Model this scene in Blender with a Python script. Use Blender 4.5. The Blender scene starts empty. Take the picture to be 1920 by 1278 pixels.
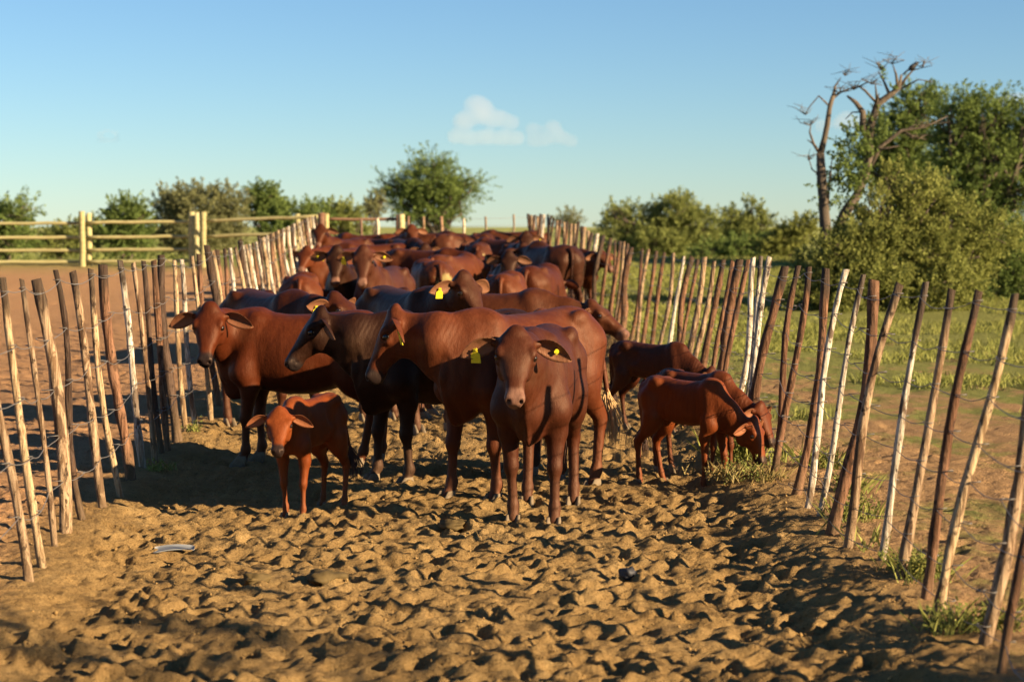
import bpy, math, random
import numpy as np
from mathutils import Vector, Matrix

# ------------------------------------------------------------------ camera, sky, sun
scene = bpy.context.scene
COL = scene.collection
FPX, HORIZON, CAM_H = 3733.0, 420.0, 1.9          # focal length in photo pixels, true horizon row, eye height
PITCH = math.atan((639 - HORIZON) / FPX)

cam_data = bpy.data.cameras.new('camera')
cam_data.sensor_width = 36.0
cam_data.lens = FPX * 36.0 / 1920.0
cam_data.clip_start = 0.1
cam_data.clip_end = 20000
cam_data.dof.use_dof = True
cam_data.dof.focus_distance = 13.4
cam_data.dof.aperture_fstop = 2.8
cam = bpy.data.objects.new('camera', cam_data)
COL.objects.link(cam)
cam.location = (0, 0, CAM_H)
cam.rotation_euler = (math.radians(90) - PITCH, 0, 0)
scene.camera = cam

SUN_EL = math.radians(18.5)
SUN_AZ = math.atan2(0.885, -0.465)                   # clockwise from +Y, towards the sun (right and behind the camera)
world = bpy.data.worlds.new('World')
scene.world = world
world.use_nodes = True
wn = world.node_tree
for n in list(wn.nodes): wn.nodes.remove(n)
w_out = wn.nodes.new('ShaderNodeOutputWorld')
w_bg = wn.nodes.new('ShaderNodeBackground')
w_sky = wn.nodes.new('ShaderNodeTexSky')
w_sky.sky_type = 'NISHITA'
w_sky.sun_disc = False
w_sky.sun_elevation = SUN_EL
w_sky.sun_rotation = SUN_AZ
w_sky.altitude = 900
w_sky.air_density = 1.0
w_sky.dust_density = 0.0
w_sky.ozone_density = 3.0
w_bg.inputs['Strength'].default_value = 0.050
w_tint = wn.nodes.new('ShaderNodeMix'); w_tint.data_type = 'RGBA'; w_tint.blend_type = 'MULTIPLY'
w_tint.inputs[0].default_value = 1.0; w_tint.inputs[7].default_value = (0.61, 0.735, 0.84, 1)
wn.links.new(w_sky.outputs[0], w_tint.inputs[6])
wn.links.new(w_tint.outputs[2], w_bg.inputs[0])
wn.links.new(w_bg.outputs[0], w_out.inputs[0])

sun_data = bpy.data.lights.new('sun', 'SUN')
sun_data.energy = 5.0
sun_data.angle = math.radians(0.55)
sun_data.color = (1.0, 0.76, 0.47)
sun = bpy.data.objects.new('sun', sun_data)
COL.objects.link(sun)
SUN_DIR = Vector((math.sin(SUN_AZ) * math.cos(SUN_EL), math.cos(SUN_AZ) * math.cos(SUN_EL), math.sin(SUN_EL)))
sun.rotation_euler = SUN_DIR.to_track_quat('Z', 'Y').to_euler()
sun.location = (20, -15, 12)

scene.view_settings.view_transform = 'Standard'
scene.view_settings.look = 'None'
scene.view_settings.exposure = 1.65
scene.view_settings.gamma = 1.0
scene.view_settings.use_curve_mapping = False
scene.cycles.use_denoising = True
scene.cycles.max_bounces = 12
scene.cycles.diffuse_bounces = 3
scene.cycles.transparent_max_bounces = 8
scene.cycles.volume_bounces = 10

rng = np.random.default_rng(7)
random.seed(7)

# ------------------------------------------------------------------ helpers
def smooth01(a, b, x):
    t = np.clip((x - a) / (b - a), 0, 1)
    return t * t * (3 - 2 * t)

def ray(px, py):
    u = (px - 960) / FPX; v = (py - 639) / FPX
    c, s = math.cos(PITCH), math.sin(PITCH)
    return np.array([u, c - v * s, -s - v * c])

def on_ground(px, py, z=0.0):
    d = ray(px, py); t = (z - CAM_H) / d[2]
    return np.array([0, 0, CAM_H]) + d * t

def at_depth(px, py, y):
    d = ray(px, py)
    return np.array([0, 0, CAM_H]) + d * (y / d[1])

def tag(o, label=None, category=None, group=None, kind=None):
    if label: o['label'] = label
    if category: o['category'] = category
    if group: o['group'] = group
    if kind: o['kind'] = kind
    return o

def empty(name, loc=(0, 0, 0), rz=0.0):
    o = bpy.data.objects.new(name, None)
    o.empty_display_size = 0.2
    COL.objects.link(o)
    o.location = loc
    o.rotation_euler = (0, 0, rz)
    return o

def mesh_obj(name, verts, faces, mat, parent=None, smooth=True, attrs=None, uniform=None):
    """verts (n,3) array; faces: (m,k) array with constant k, or list of tuples"""
    me = bpy.data.meshes.new(name)
    verts = np.asarray(verts, dtype=np.float32)
    if isinstance(faces, np.ndarray):
        m, k = faces.shape
        me.vertices.add(len(verts)); me.vertices.foreach_set('co', verts.ravel())
        me.loops.add(m * k); me.loops.foreach_set('vertex_index', faces.astype(np.int32).ravel())
        me.polygons.add(m)
        me.polygons.foreach_set('loop_start', np.arange(0, m * k, k, dtype=np.int32))
        me.polygons.foreach_set('loop_total', np.full(m, k, dtype=np.int32))
        me.update(calc_edges=True)
        me.validate()
    else:
        me.from_pydata([tuple(map(float, v)) for v in verts], [], faces)
        me.update()
    if smooth:
        me.polygons.foreach_set('use_smooth', np.ones(len(me.polygons), dtype=bool))
    if attrs:
        for an, av in attrs.items():
            av = np.asarray(av, dtype=np.float32)
            if av.ndim == 1:
                a = me.attributes.new(an, 'FLOAT', 'POINT'); a.data.foreach_set('value', av)
            else:
                a = me.attributes.new(an, 'FLOAT_VECTOR', 'POINT'); a.data.foreach_set('vector', av.ravel())
    if mat is not None: me.materials.append(mat)
    o = bpy.data.objects.new(name, me)
    COL.objects.link(o)
    if parent is not None: o.parent = parent
    return o

class MB:
    """collects shapes into one mesh"""
    def __init__(s): s.v = []; s.f = []; s.n = 0; s.h = []
    def add(s, v, f, h=None):
        v = np.asarray(v, float)
        s.v.append(v); s.f += [tuple(i + s.n for i in q) for q in f]; s.n += len(v)
        s.h.append(np.zeros(len(v)) if h is None else np.asarray(h, float))
    def tube(s, pts, rad, sides=8, cap=True, flat=1.0, rng_=None, rough=0.0):
        v, f, h = tube(pts, rad, sides, cap, rng_, rough)
        s.add(v, f, h)
    def build(s, name, mat, parent=None, smooth=True):
        v = np.vstack(s.v)
        return mesh_obj(name, v, s.f, mat, parent, smooth, attrs={'along': np.concatenate(s.h)})

def tube(pts, rad, sides=8, cap=True, rng_=None, rough=0.0):
    pts = np.asarray(pts, float); n = len(pts)
    rad = np.full(n, rad, float) if np.isscalar(rad) else np.asarray(rad, float)
    tang = np.gradient(pts, axis=0)
    tang /= np.linalg.norm(tang, axis=1)[:, None] + 1e-9
    ref = np.array([0.0, 0, 1]) if abs(tang[0][2]) < 0.8 else np.array([1.0, 0, 0])
    v = []; h = []
    a = np.cross(tang[0], ref); a /= np.linalg.norm(a)
    for i in range(n):
        a = a - tang[i] * a.dot(tang[i]); a /= np.linalg.norm(a) + 1e-9
        b = np.cross(tang[i], a)
        for k in range(sides):
            th = 2 * math.pi * k / sides
            r = rad[i]
            if rough and rng_ is not None: r *= 1 + rough * rng_.normal()
            v.append(pts[i] + r * (math.cos(th) * a + math.sin(th) * b)); h.append(i / max(1, n - 1))
    f = []
    for i in range(n - 1):
        for k in range(sides):
            k2 = (k + 1) % sides
            f.append((i * sides + k, i * sides + k2, (i + 1) * sides + k2, (i + 1) * sides + k))
    if cap:
        f.append(tuple(range(sides))[::-1]); f.append(tuple((n - 1) * sides + k for k in range(sides)))
    return np.array(v), f, np.array(h)

def vnoise(x, y, seed=0):
    x = np.asarray(x, float); y = np.asarray(y, float)
    xi = np.floor(x).astype(np.int64); yi = np.floor(y).astype(np.int64)
    fx = x - xi; fy = y - yi
    fx = fx * fx * fx * (fx * (fx * 6 - 15) + 10); fy = fy * fy * fy * (fy * (fy * 6 - 15) + 10)
    def hsh(a, b):
        h = (a * 374761393 + b * 668265263 + seed * 974634777) & 0xffffffff
        h = ((h ^ (h >> 13)) * 1274126177) & 0xffffffff
        h = ((h ^ (h >> 16)) * 2246822519) & 0xffffffff
        return ((h ^ (h >> 15)) & 0xffff) / 32767.5 - 1.0
    a = hsh(xi, yi); b = hsh(xi + 1, yi); c = hsh(xi, yi + 1); d = hsh(xi + 1, yi + 1)
    return (a * (1 - fx) + b * fx) * (1 - fy) + (c * (1 - fx) + d * fx) * fy

# ------------------------------------------------------------------ material helpers
def new_mat(name):
    m = bpy.data.materials.new(name); m.use_nodes = True
    nt = m.node_tree
    for n in list(nt.nodes): nt.nodes.remove(n)
    out = nt.nodes.new('ShaderNodeOutputMaterial')
    return m, nt, out

class NT:
    def __init__(s, nt): s.nt = nt
    def node(s, t, **kw):
        n = s.nt.nodes.new(t)
        for k, v in kw.items():
            if k in n.inputs.keys() if hasattr(n.inputs, 'keys') else False: n.inputs[k].default_value = v
            else: setattr(n, k, v)
        return n
    def link(s, a, b): s.nt.links.new(a, b)
    def val(s, x, sock):
        if hasattr(x, 'is_output') or isinstance(x, bpy.types.NodeSocket): s.link(x, sock)
        else: sock.default_value = x
    def math(s, op, a, b=0.0, clamp=False):
        n = s.nt.nodes.new('ShaderNodeMath'); n.operation = op; n.use_clamp = clamp
        s.val(a, n.inputs[0]); s.val(b, n.inputs[1]); return n.outputs[0]
    def mix(s, fac, a, b, mode='MIX'):
        n = s.nt.nodes.new('ShaderNodeMix'); n.data_type = 'RGBA'; n.blend_type = mode
        s.val(fac, n.inputs[0]); s.val(a, n.inputs[6]); s.val(b, n.inputs[7]); return n.outputs[2]
    def noise(s, vec, scale, detail=4, rough=0.55, dist=0.0):
        n = s.nt.nodes.new('ShaderNodeTexNoise')
        n.inputs['Scale'].default_value = scale; n.inputs['Detail'].default_value = detail
        n.inputs['Roughness'].default_value = rough; n.inputs['Distortion'].default_value = dist
        if vec is not None: s.link(vec, n.inputs['Vector'])
        return n.outputs['Fac']
    def ramp(s, fac, stops):
        n = s.nt.nodes.new('ShaderNodeValToRGB')
        e = n.color_ramp.elements
        while len(e) < len(stops): e.new(0.5)
        for i, (p, c) in enumerate(stops):
            e[i].position = p
            e[i].color = (c, c, c, 1) if np.isscalar(c) else (*c, 1)
        s.link(fac, n.inputs[0]); return n.outputs[0]
    def attr(s, name):
        n = s.nt.nodes.new('ShaderNodeAttribute'); n.attribute_name = name; return n
    def mapping(s, vec, scale=(1, 1, 1), loc=(0, 0, 0)):
        n = s.nt.nodes.new('ShaderNodeMapping'); n.inputs['Scale'].default_value = scale
        n.inputs['Location'].default_value = loc
        s.link(vec, n.inputs['Vector']); return n.outputs[0]
    def coord(s, which='Object'):
        return s.nt.nodes.new('ShaderNodeTexCoord').outputs[which]
    def bump(s, height, strength=0.5, dist=0.02, normal=None):
        n = s.nt.nodes.new('ShaderNodeBump'); n.inputs['Strength'].default_value = strength
        n.inputs['Distance'].default_value = dist; s.link(height, n.inputs['Height'])
        if normal is not None: s.link(normal, n.inputs['Normal'])
        return n.outputs[0]
    def bsdf(s, color, rough=0.7, normal=None, spec=0.3, **kw):
        n = s.nt.nodes.new('ShaderNodeBsdfPrincipled')
        s.val(color, n.inputs['Base Color']); s.val(rough, n.inputs['Roughness'])
        s.val(spec, n.inputs['Specular IOR Level'])
        if normal is not None: s.link(normal, n.inputs['Normal'])
        for k, v in kw.items(): s.val(v, n.inputs[k.replace('_', ' ')])
        return n.outputs[0]

def simple_mat(name, col, rough=0.6, spec=0.3, noise_scale=None, amt=0.3):
    m, nt, out = new_mat(name); T = NT(nt)
    c = (*col, 1)
    if noise_scale:
        nz = T.noise(T.coord('Object'), noise_scale, 5)
        dark = tuple(x * (1 - amt) for x in col) + (1,); lite = tuple(min(1, x * (1 + amt)) for x in col) + (1,)
        c = T.mix(nz, dark, lite)
    T.link(T.bsdf(c, rough, spec=spec), out.inputs[0])
    return m

# ------------------------------------------------------------------ the lie of the land
FR = np.array([(2.05, -6), (2.0, 2), (1.92, 6), (1.89, 8.0), (1.79, 11), (1.78, 13.3), (1.84, 16), (1.86, 24), (1.75, 31), (1.2, 37.5), (0.38, 45)])
FL = np.array([(-2.0, -6), (-2.2, 6), (-2.43, 9.96), (-2.59, 11.8), (-2.69, 14), (-2.84, 17), (-2.92, 19), (-4.1, 45)])
def fence_r(y): return np.interp(y, FR[:, 1], FR[:, 0])
def fence_l(y): return np.interp(y, FL[:, 1], FL[:, 0])
BERM_R, BERM_L = 0.11, 0.08

def base_height(x, y):
    x = np.asarray(x, float); y = np.asarray(y, float)
    up = 0.03 * np.clip(y - 29, 0, 27)
    up = np.where(y > 56, 0.81 - 0.028 * (y - 56), up)
    up = np.where(y > 56, np.maximum(up, -1.6 - 0.0004 * y), up)
    up = up * 1.0
    yy = np.clip(y, -6, 45)
    xr = fence_r(yy); xl = fence_l(yy)
    z = up + BERM_R * smooth01(xr - 0.62, xr - 0.06, x) + BERM_L * smooth01(xl + 0.45, xl - 0.02, x)
    return z

def rough_height(x, y):
    yy = np.clip(y, -6, 45)
    inside = smooth01(fence_l(yy) - 0.2, fence_l(yy) + 0.3, x) * (1 - smooth01(fence_r(yy) - 0.3, fence_r(yy) + 0.15, x))
    left = 1 - smooth01(fence_l(yy) - 0.5, fence_l(yy), x)
    fade = 1 - smooth01(48, 70, y)
    amp = 1.3 * (0.95 * inside + 0.9 * left + 0.8 * (1 - inside - left).clip(0, 1)) * fade
    c, s = math.cos(0.6), math.sin(0.6)
    u = c * x - s * y; w = s * x + c * y
    n = 0.013 * vnoise(u / 0.55, w / 0.40, 1)
    n1 = vnoise(u / 0.20 + 7, w / 0.15, 2)
    n = n + 0.0045 * n1 + 0.006 * vnoise(u / 0.11, w / 0.09, 3) + 0.006 * vnoise(u / 0.07 + 3, w / 0.06, 8)
    n = n + 0.0065 * vnoise(w / 0.045, u / 0.04, 4) + 0.0062 * vnoise(u / 0.028, w / 0.028, 5)
    big = 0.05 * vnoise(x / 3.1, y / 2.7, 6)
    return n * amp + big * fade * (1 - inside * 0.6)

def ground_z(x, y):
    return float(base_height(x, y) + rough_height(np.array(x, float), np.array(y, float)))

def build_ground():
    def grow(a, b, s0, g):
        out = [a]; s = s0
        sg = 1 if b > a else -1
        while (out[-1] - b) * sg < 0:
            out.append(out[-1] + sg * s); s *= g
        out[-1] = b
        return out
    xf = list(np.arange(-3.4, 2.5, 0.020))
    xr = grow(2.5, 9, 0.03, 1.022) ; xr2 = grow(9, 700, 0.3, 1.13)
    xl = grow(-3.4, -15, 0.03, 1.014); xl2 = grow(-15, -700, 0.25, 1.13)
    xs = np.array(sorted(set(xf + xr + xr2 + xl + xl2)))
    ys = [7.4]
    while ys[-1] < 60: ys.append(ys[-1] + 0.0024 * ys[-1] * (1 if ys[-1] < 16 else 2.2))
    while ys[-1] < 3000: ys.append(ys[-1] * 1.05)
    back = grow(7.4, -60, 0.04, 1.12)
    ys = np.array(sorted(set(ys + back)))
    X, Y = np.meshgrid(xs, ys)
    Z = base_height(X, Y) + rough_height(X, Y)
    r = np.random.default_rng(3)
    # hoof prints pressed into the loose sand
    def stamps(n, y0, y1, xa, xb, dens_pow):
        yy = y0 + (y1 - y0) * r.random(n) ** dens_pow
        for y in yy:
            a_, b_ = xa(y), xb(y)
            x = a_ + (b_ - a_) * r.random()
            r0 = r.uniform(0.032, 0.068); dep = r.uniform(0.012, 0.036); th = r.uniform(0, math.pi); el = r.uniform(1.0, 1.7)
            R = r0 * 2.6 * el
            i0, i1 = np.searchsorted(xs, [x - R, x + R]); j0, j1 = np.searchsorted(ys, [y - R, y + R])
            if i1 - i0 < 3 or j1 - j0 < 3: continue
            dx = X[j0:j1, i0:i1] - x; dy = Y[j0:j1, i0:i1] - y
            c, s = math.cos(th), math.sin(th)
            q = np.hypot((c * dx + s * dy) / (r0 * el), (-s * dx + c * dy) / r0)
            Z[j0:j1, i0:i1] += -dep * (1 - smooth01(0.35, 1.15, q)) + 0.42 * dep * np.exp(-((q - 1.4) / 0.42) ** 2) * (0.55 + 0.75 * np.cos(np.arctan2(dy, dx) - th * 2.3))
    stamps(5200, 7.4, 24, lambda y: fence_l(y) + 0.15, lambda y: fence_r(y) - 0.3, 1.0)
    stamps(1300, 9, 34, lambda y: fence_l(y) - 5.5, lambda y: fence_l(y) - 0.2, 1.0)
    stamps(800, 7.4, 30, lambda y: fence_r(y) + 0.3, lambda y: fence_r(y) + 5, 1.0)
    ny, nx = X.shape
    V = np.stack([X, Y, Z], -1).reshape(-1, 3)
    idx = np.arange(ny * nx).reshape(ny, nx)
    F = np.stack([idx[:-1, :-1], idx[:-1, 1:], idx[1:, 1:], idx[1:, :-1]], -1).reshape(-1, 4)
    yy = np.clip(Y, -6, 45)
    left = (1 - smooth01(fence_l(yy) - 0.7, fence_l(yy) + 0.1, X)) * (1 - smooth01(52, 55, Y))
    right = smooth01(fence_r(yy) - 0.15, fence_r(yy) + 0.35, X)
    right = np.maximum(right, smooth01(47, 56, Y))
    right = np.maximum(right, smooth01(47, 49, Y) * (X > -3))
    o = mesh_obj('ground', V, F, ground_mat(), attrs={'yard': left.ravel(), 'grassy': right.ravel()})
    tag(o, kind='structure')
    return o

def ground_mat():
    m, nt, out = new_mat('trampled_sand'); T = NT(nt)
    co = T.coord('Object')
    n1 = T.noise(co, 1.3, 5, 0.6); n2 = T.noise(co, 9, 6, 0.65); n3 = T.noise(co, 60, 5, 0.7); n4 = T.noise(co, 260, 3, 0.7)
    sand = T.mix(T.ramp(n1, [(0.3, 0), (0.7, 1)]), (0.40, 0.255, 0.10, 1), (0.53, 0.355, 0.152, 1))
    sand = T.mix(T.ramp(n2, [(0.35, 0), (0.75, 1)]), T.mix(1.0, sand, (0.80, 0.76, 0.72, 1), 'MULTIPLY'), sand)
    yard = T.mix(T.ramp(n2, [(0.3, 0), (0.7, 1)]), (0.53, 0.285, 0.135, 1), (0.62, 0.36, 0.185, 1))
    # sandy soil with turf patches beyond the fence
    soil = T.mix(n2, (0.45, 0.265, 0.125, 1), (0.54, 0.34, 0.17, 1))
    turf = T.mix(n2, (0.19, 0.225, 0.052, 1), (0.36, 0.36, 0.11, 1))
    p = T.noise(T.mapping(co, (1, 0.6, 1)), 1.1, 8, 0.7, 0.4)
    yd = T.nt.nodes.new('ShaderNodeSeparateXYZ'); T.link(co, yd.inputs[0])
    farther = T.math('MULTIPLY', T.math('SUBTRACT', yd.outputs[1], 14.0), 0.015, True)
    pm = T.ramp(T.math('ADD', p, farther), [(0.53, 0), (0.66, 1)])
    wild = T.mix(pm, soil, turf)
    col = T.mix(T.attr('yard').outputs['Fac'], sand, yard)
    col = T.mix(T.attr('grassy').outputs['Fac'], col, wild)
    # crumbs of dung and dark grains, then the crumbs' small shadows
    crumbs = T.ramp(n3, [(0.54, 0), (0.64, 1)])
    col = T.mix(T.math('MULTIPLY', crumbs, 0.42), col, (0.13, 0.085, 0.035, 1))
    col = T.mix(T.math('MULTIPLY', T.ramp(n4, [(0.55, 0), (0.75, 1)]), 0.35), col, (0.5, 0.36, 0.2, 1))
    sp = T.noise(co, 105, 2, 0.5); sp2 = T.noise(co, 38, 3, 0.6)
    crumb_shade = T.math('MULTIPLY', T.ramp(sp, [(0.60, 0), (0.66, 1)]), T.ramp(sp2, [(0.42, 0), (0.6, 1)]))
    col = T.mix(T.math('MULTIPLY', crumb_shade, 0.8), col, (0.085, 0.055, 0.025, 1))  # small crumb shadows painted into the sand colour as dark specks
    v = T.nt.nodes.new('ShaderNodeTexVoronoi'); v.inputs['Scale'].default_value = 42; T.link(co, v.inputs['Vector'])
    h = T.math('ADD', T.math('MULTIPLY', n3, 0.9), T.math('MULTIPLY', n4, 0.35))
    h = T.math('ADD', h, T.math('MULTIPLY', v.outputs['Distance'], -0.35))
    b = T.bump(T.noise(co, 24, 6, 0.68), 1.0, 0.06); b = T.bump(h, 1.0, 0.045, b)
    T.link(T.bsdf(col, 0.95, b, 0.1), out.inputs[0])
    return m

build_ground()

# ------------------------------------------------------------------ fences of upright stakes and wire
def post_mat():
    m, nt, out = new_mat('weathered_stake'); T = NT(nt)
    co = T.coord('Object')
    oi = T.nt.nodes.new('ShaderNodeObjectInfo')
    ofs = T.nt.nodes.new('ShaderNodeVectorMath'); ofs.operation = 'ADD'
    T.link(co, ofs.inputs[0])
    rv = T.nt.nodes.new('ShaderNodeCombineXYZ'); T.link(T.math('MULTIPLY', oi.outputs['Random'], 37.0), rv.inputs[0]); T.link(T.math('MULTIPLY', oi.outputs['Random'], 91.0), rv.inputs[2])
    T.link(rv.outputs[0], ofs.inputs[1])
    p = ofs.outputs[0]
    streak = T.noise(T.mapping(p, (30, 30, 2.6)), 1.0, 7, 0.72, 1.0)
    blot = T.noise(T.mapping(p, (9, 9, 3.0)), 1.0, 5, 0.6, 0.8)
    knots = T.noise(T.mapping(p, (30, 30, 14)), 1.0, 3, 0.6)
    base = oi.outputs['Color']
    dark = T.mix(1.0, base, (0.36, 0.30, 0.25, 1), 'MULTIPLY')
    c = T.mix(T.ramp(streak, [(0.42, 0), (0.56, 1)]), dark, base)
    c = T.mix(T.math('MULTIPLY', T.ramp(blot, [(0.55, 0), (0.60, 1)]), 0.85), c, (0.075, 0.040, 0.022, 1))
    c = T.mix(T.math('MULTIPLY', T.ramp(knots, [(0.60, 0), (0.66, 1)]), 0.9), c, (0.035, 0.022, 0.014, 1))
    al = T.attr('along').outputs['Fac']
    top = T.ramp(T.math('ADD', al, T.math('MULTIPLY', T.math('SUBTRACT', blot, 0.5), 0.22)), [(0.865, 0), (0.93, 1)])
    c = T.mix(T.math('MULTIPLY', top, T.math('MULTIPLY', oi.outputs['Alpha'], 0.9)), c, (0.042, 0.028, 0.019, 1))
    low = T.ramp(al, [(0.20, 1), (0.34, 0)])
    c = T.mix(T.math('MULTIPLY', low, 0.35), c, (0.22, 0.15, 0.08, 1))
    b = T.bump(T.math('ADD', streak, T.math('MULTIPLY', knots, 0.4)), 1.0, 0.02)
    T.link(T.bsdf(c, 0.85, b, 0.2), out.inputs[0])
    return m
POST_MAT = post_mat()
WIRE_MAT = simple_mat('galvanised_wire', (0.13, 0.12, 0.11), 0.5, 0.5)
PAL = {'w': (0.74, 0.67, 0.54), 't': (0.44, 0.31, 0.19), 'b': (0.24, 0.125, 0.07), 'd': (0.10, 0.064, 0.045), 'y': (0.52, 0.38, 0.22)}

def make_post(parent, base, top, r, tone, dark_top, seed, far=False, extra=0.0):
    r = r * (0.68 if base[0] < -1 else 0.78)
    rg = np.random.default_rng(seed)
    n = 8 if far else 15
    sides = 7 if far else 11
    base = np.array(base, float); top = np.array(top, float)
    ax = top - base
    below = base - ax * (0.30 / np.linalg.norm(ax))
    t = np.linspace(0, 1, n)
    pts = below[None] + (top - below)[None] * t[:, None]
    amp = rg.uniform(0.010, 0.042)
    ph = rg.uniform(0, 6.3, 2)
    bend = np.stack([np.sin(t * rg.uniform(3, 7) + ph[0]), np.sin(t * rg.uniform(3, 8) + ph[1]), 0 * t], -1) * amp
    bend -= bend[0] * (1 - t)[:, None] + bend[-1] * t[:, None]
    pts = pts + bend
    rad = r * (1.14 - 0.24 * t) * (1 + 0.075 * rg.normal(size=n))
    rad[-1] *= 0.93
    v, f, h = tube(pts - base, rad, sides, True, rg, 0.07)
    # a slightly slanting cut at the top
    k = np.arange(len(v) - sides, len(v)); v[k, 2] += (v[k, 0] - v[k, 0].mean()) * rg.uniform(-0.5, 0.5)
    o = mesh_obj('post', v, f, POST_MAT, parent, True, attrs={'along': h})
    o.location = base - np.array(parent.location)
    c = np.array(PAL[tone]) * rg.uniform(0.75, 1.0)
    o.color = (*c, 1.0 if dark_top else 0.25)
    return (base, top, r)

def wires(parent, posts, fracs, rad, side, seed, sag=0.02, far_from=999):
    """one child per strand: it runs from stake to stake and takes one turn round each"""
    rg = np.random.default_rng(seed)
    org = np.array(parent.location)
    for fr in fracs:
        mb = MB()
        prev = None
        for (b, t, r) in posts:
            if rg.random() < 0.06: prev_j = 0.0
            f_ = fr + rg.normal() * 0.012
            p = b + (t - b) * f_
            rr = r * (1.02) + rad
            if b[1] < far_from:
                th = np.linspace(0, 2 * math.pi, 10)
                tilt = rg.uniform(-0.25, 0.25)
                ring = np.stack([p[0] + rr * np.cos(th), p[1] + rr * np.sin(th), p[2] + rr * tilt * np.cos(th + 1.0) + 0.006 * th / 6.28], -1)
                mb.tube(ring - org, rad, 4, True)
            q = p + np.array([side * rr, 0, 0])
            if prev is not None:
                mid = (prev + q) / 2 - np.array([0, 0, sag * rg.uniform(0.2, 1.5)])
                mb.tube(np.array([prev, prev * 0.5 + mid * 0.5 - [0, 0, sag * 0.2], mid, q * 0.5 + mid * 0.5 - [0, 0, sag * 0.2], q]) - org, rad, 5, False)
            prev = q
        mb.build('wire', WIRE_MAT, parent)

# left fence: (top px, base px, radius px, tone, dark top)
LP = [((-46, 532), (48, 1102), 13, 't', 0), ((4, 520), (84, 1073), 11, 'y', 1), ((40, 523), (100, 1040), 8, 't', 1), ((68, 523), (119, 1012), 17, 't', 1),
      ((104, 506), (165, 983), 9, 'd', 1), ((136, 509), (195, 957), 11, 't', 1), ((170, 504), (232, 936), 9, 'y', 1), ((193, 496), (244, 904), 14, 'b', 1),
      ((225, 488), (270, 875), 9, 'w', 1), ((250, 493), (288, 859), 7, 't', 0), ((269, 489), (306, 842), 8, 'd', 1), ((288, 488), (318, 838), 9, 'b', 0),
      ((302, 478), (332, 821), 12, 'd', 1), ((327, 488), (351, 806), 7, 'y', 0), ((341, 486), (370, 794), 7, 'w', 0), ((360, 480), (393, 785), 6, 'y', 0)]
stake_l = tag(empty('stake_fence', (-2.8, 14, 0)), 'left-hand fence of uneven wooden stakes and wire beside the orange sand yard', 'fence')
posts = []
# stakes of the same line beside and behind the photographer
for i, y in enumerate(np.arange(6.2, 8.7, 0.75)):
    x = float(fence_l(y)); b = np.array([x, y, base_height(x, y) + 0.0]); posts.append(make_post(stake_l, b, b + [-0.16, 0, 1.55], 0.04, 'tybw'[i % 4], 1, 500 + i))
for i, (tp, bp, rpx, tone, dk) in enumerate(LP):
    b = on_ground(bp[0], bp[1], BERM_L - 0.02); t = at_depth(tp[0], tp[1], b[1] + 0.02)
    posts.append(make_post(stake_l, b, t, rpx / FPX * b[1], tone, dk, 10 + i))
tops_l = [(373, 476, 'b', 8), (388, 460, 'd', 11), (399, 470, 'y', 6), (407, 468, 'b', 7), (421, 466, 'b', 6), (431, 465, 'w', 6), (441, 463, 'y', 6), (450, 449, 'd', 7), (456, 460, 'w', 5), (461, 458, 't', 5), (468, 458, 'w', 5), (474, 455, 'b', 5),
          (480, 453, 'w', 5), (485, 441, 'd', 6), (491, 446, 'y', 5), (496, 444, 'w', 4), (502, 441, 'w', 5), (507, 438, 'b', 5), (512, 436, 'y', 5), (517, 434, 'b', 5), (522, 431, 'y', 4), (527, 430, 'b', 5), (532, 428, 'w', 4), (537, 426, 't', 4), (541, 424, 'w', 5),
          (546, 421, 'b', 4), (551, 419, 'w', 4), (556, 417, 'y', 4), (561, 415, 'w', 4), (566, 413, 't', 4), (571, 410, 'b', 4), (576, 408, 'w', 4), (581, 406, 'y', 4), (586, 405, 'w', 4), (591, 404, 'b', 4)]
dd = np.linspace(18.9, 45, 400)
pxl = 960 + (fence_l(dd) - 0.17) * FPX / dd
for i, (px, py, tone, rpx) in enumerate(tops_l):
    d = float(np.interp(px, pxl, dd)); x = float(fence_l(d))
    b = np.array([x, d, base_height(x, d)]); t = at_depth(px, py, d)
    posts.append(make_post(stake_l, b, t, rpx / FPX * d, tone, tone in 'db', 60 + i, far=True))
wires(stake_l, posts, (0.96, 0.77, 0.58, 0.40, 0.22), 0.0025, 1, 5)

RP = [((1903, 551), (1771, 1173), 12, 'y', 1), ((1836, 545), (1731, 1145), 12, 'b', 1), ((1785, 542), (1684, 1104), 11, 't', 1), ((1736, 528), (1650, 1070), 9, 'w', 1), ((1688, 532), (1582, 1042), 11, 't', 1),
      ((1639, 525), (1561, 1011), 15, 'b', 0), ((1619, 514), (1528, 986), 7, 'w', 1), ((1586, 505), (1507, 964), 8, 'w', 0), ((1549, 503), (1481, 942), 10, 'b', 1), ((1517, 500), (1453, 911), 9, 'b', 1),
      ((1497, 498), (1444, 880), 8, 'b', 1), ((1472, 499), (1410, 858), 12, 'b', 1), ((1443, 481), (1392, 832), 8, 'w', 0), ((1427, 480), (1385, 822), 6, 'w', 1), ((1412, 483), (1368, 806), 7, 'w', 0),
      ((1403, 487), (1352, 790), 7, 'b', 0), ((1387, 486), (1338, 776), 12, 'b', 1), ((1374, 489), (1328, 768), 6, 'b', 0), ((1356, 487), (1316, 757), 8, 'b', 1)]
stake_r = tag(empty('stake_fence', (1.85, 14, 0)), 'right-hand fence of outward leaning stakes and wire beside the grassy field', 'fence')
posts = []
for i, y in enumerate((1.2, 1.9, 2.5, 3.2, 3.8, 4.5, 5.1, 5.8, 6.4)):
    x = float(fence_r(y)); b = np.array([x, y, BERM_R]); posts.append(make_post(stake_r, b, b + [0.27, 0.0, 1.5], 0.042, 'btyw'[i % 4], 1, 700 + i))
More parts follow.
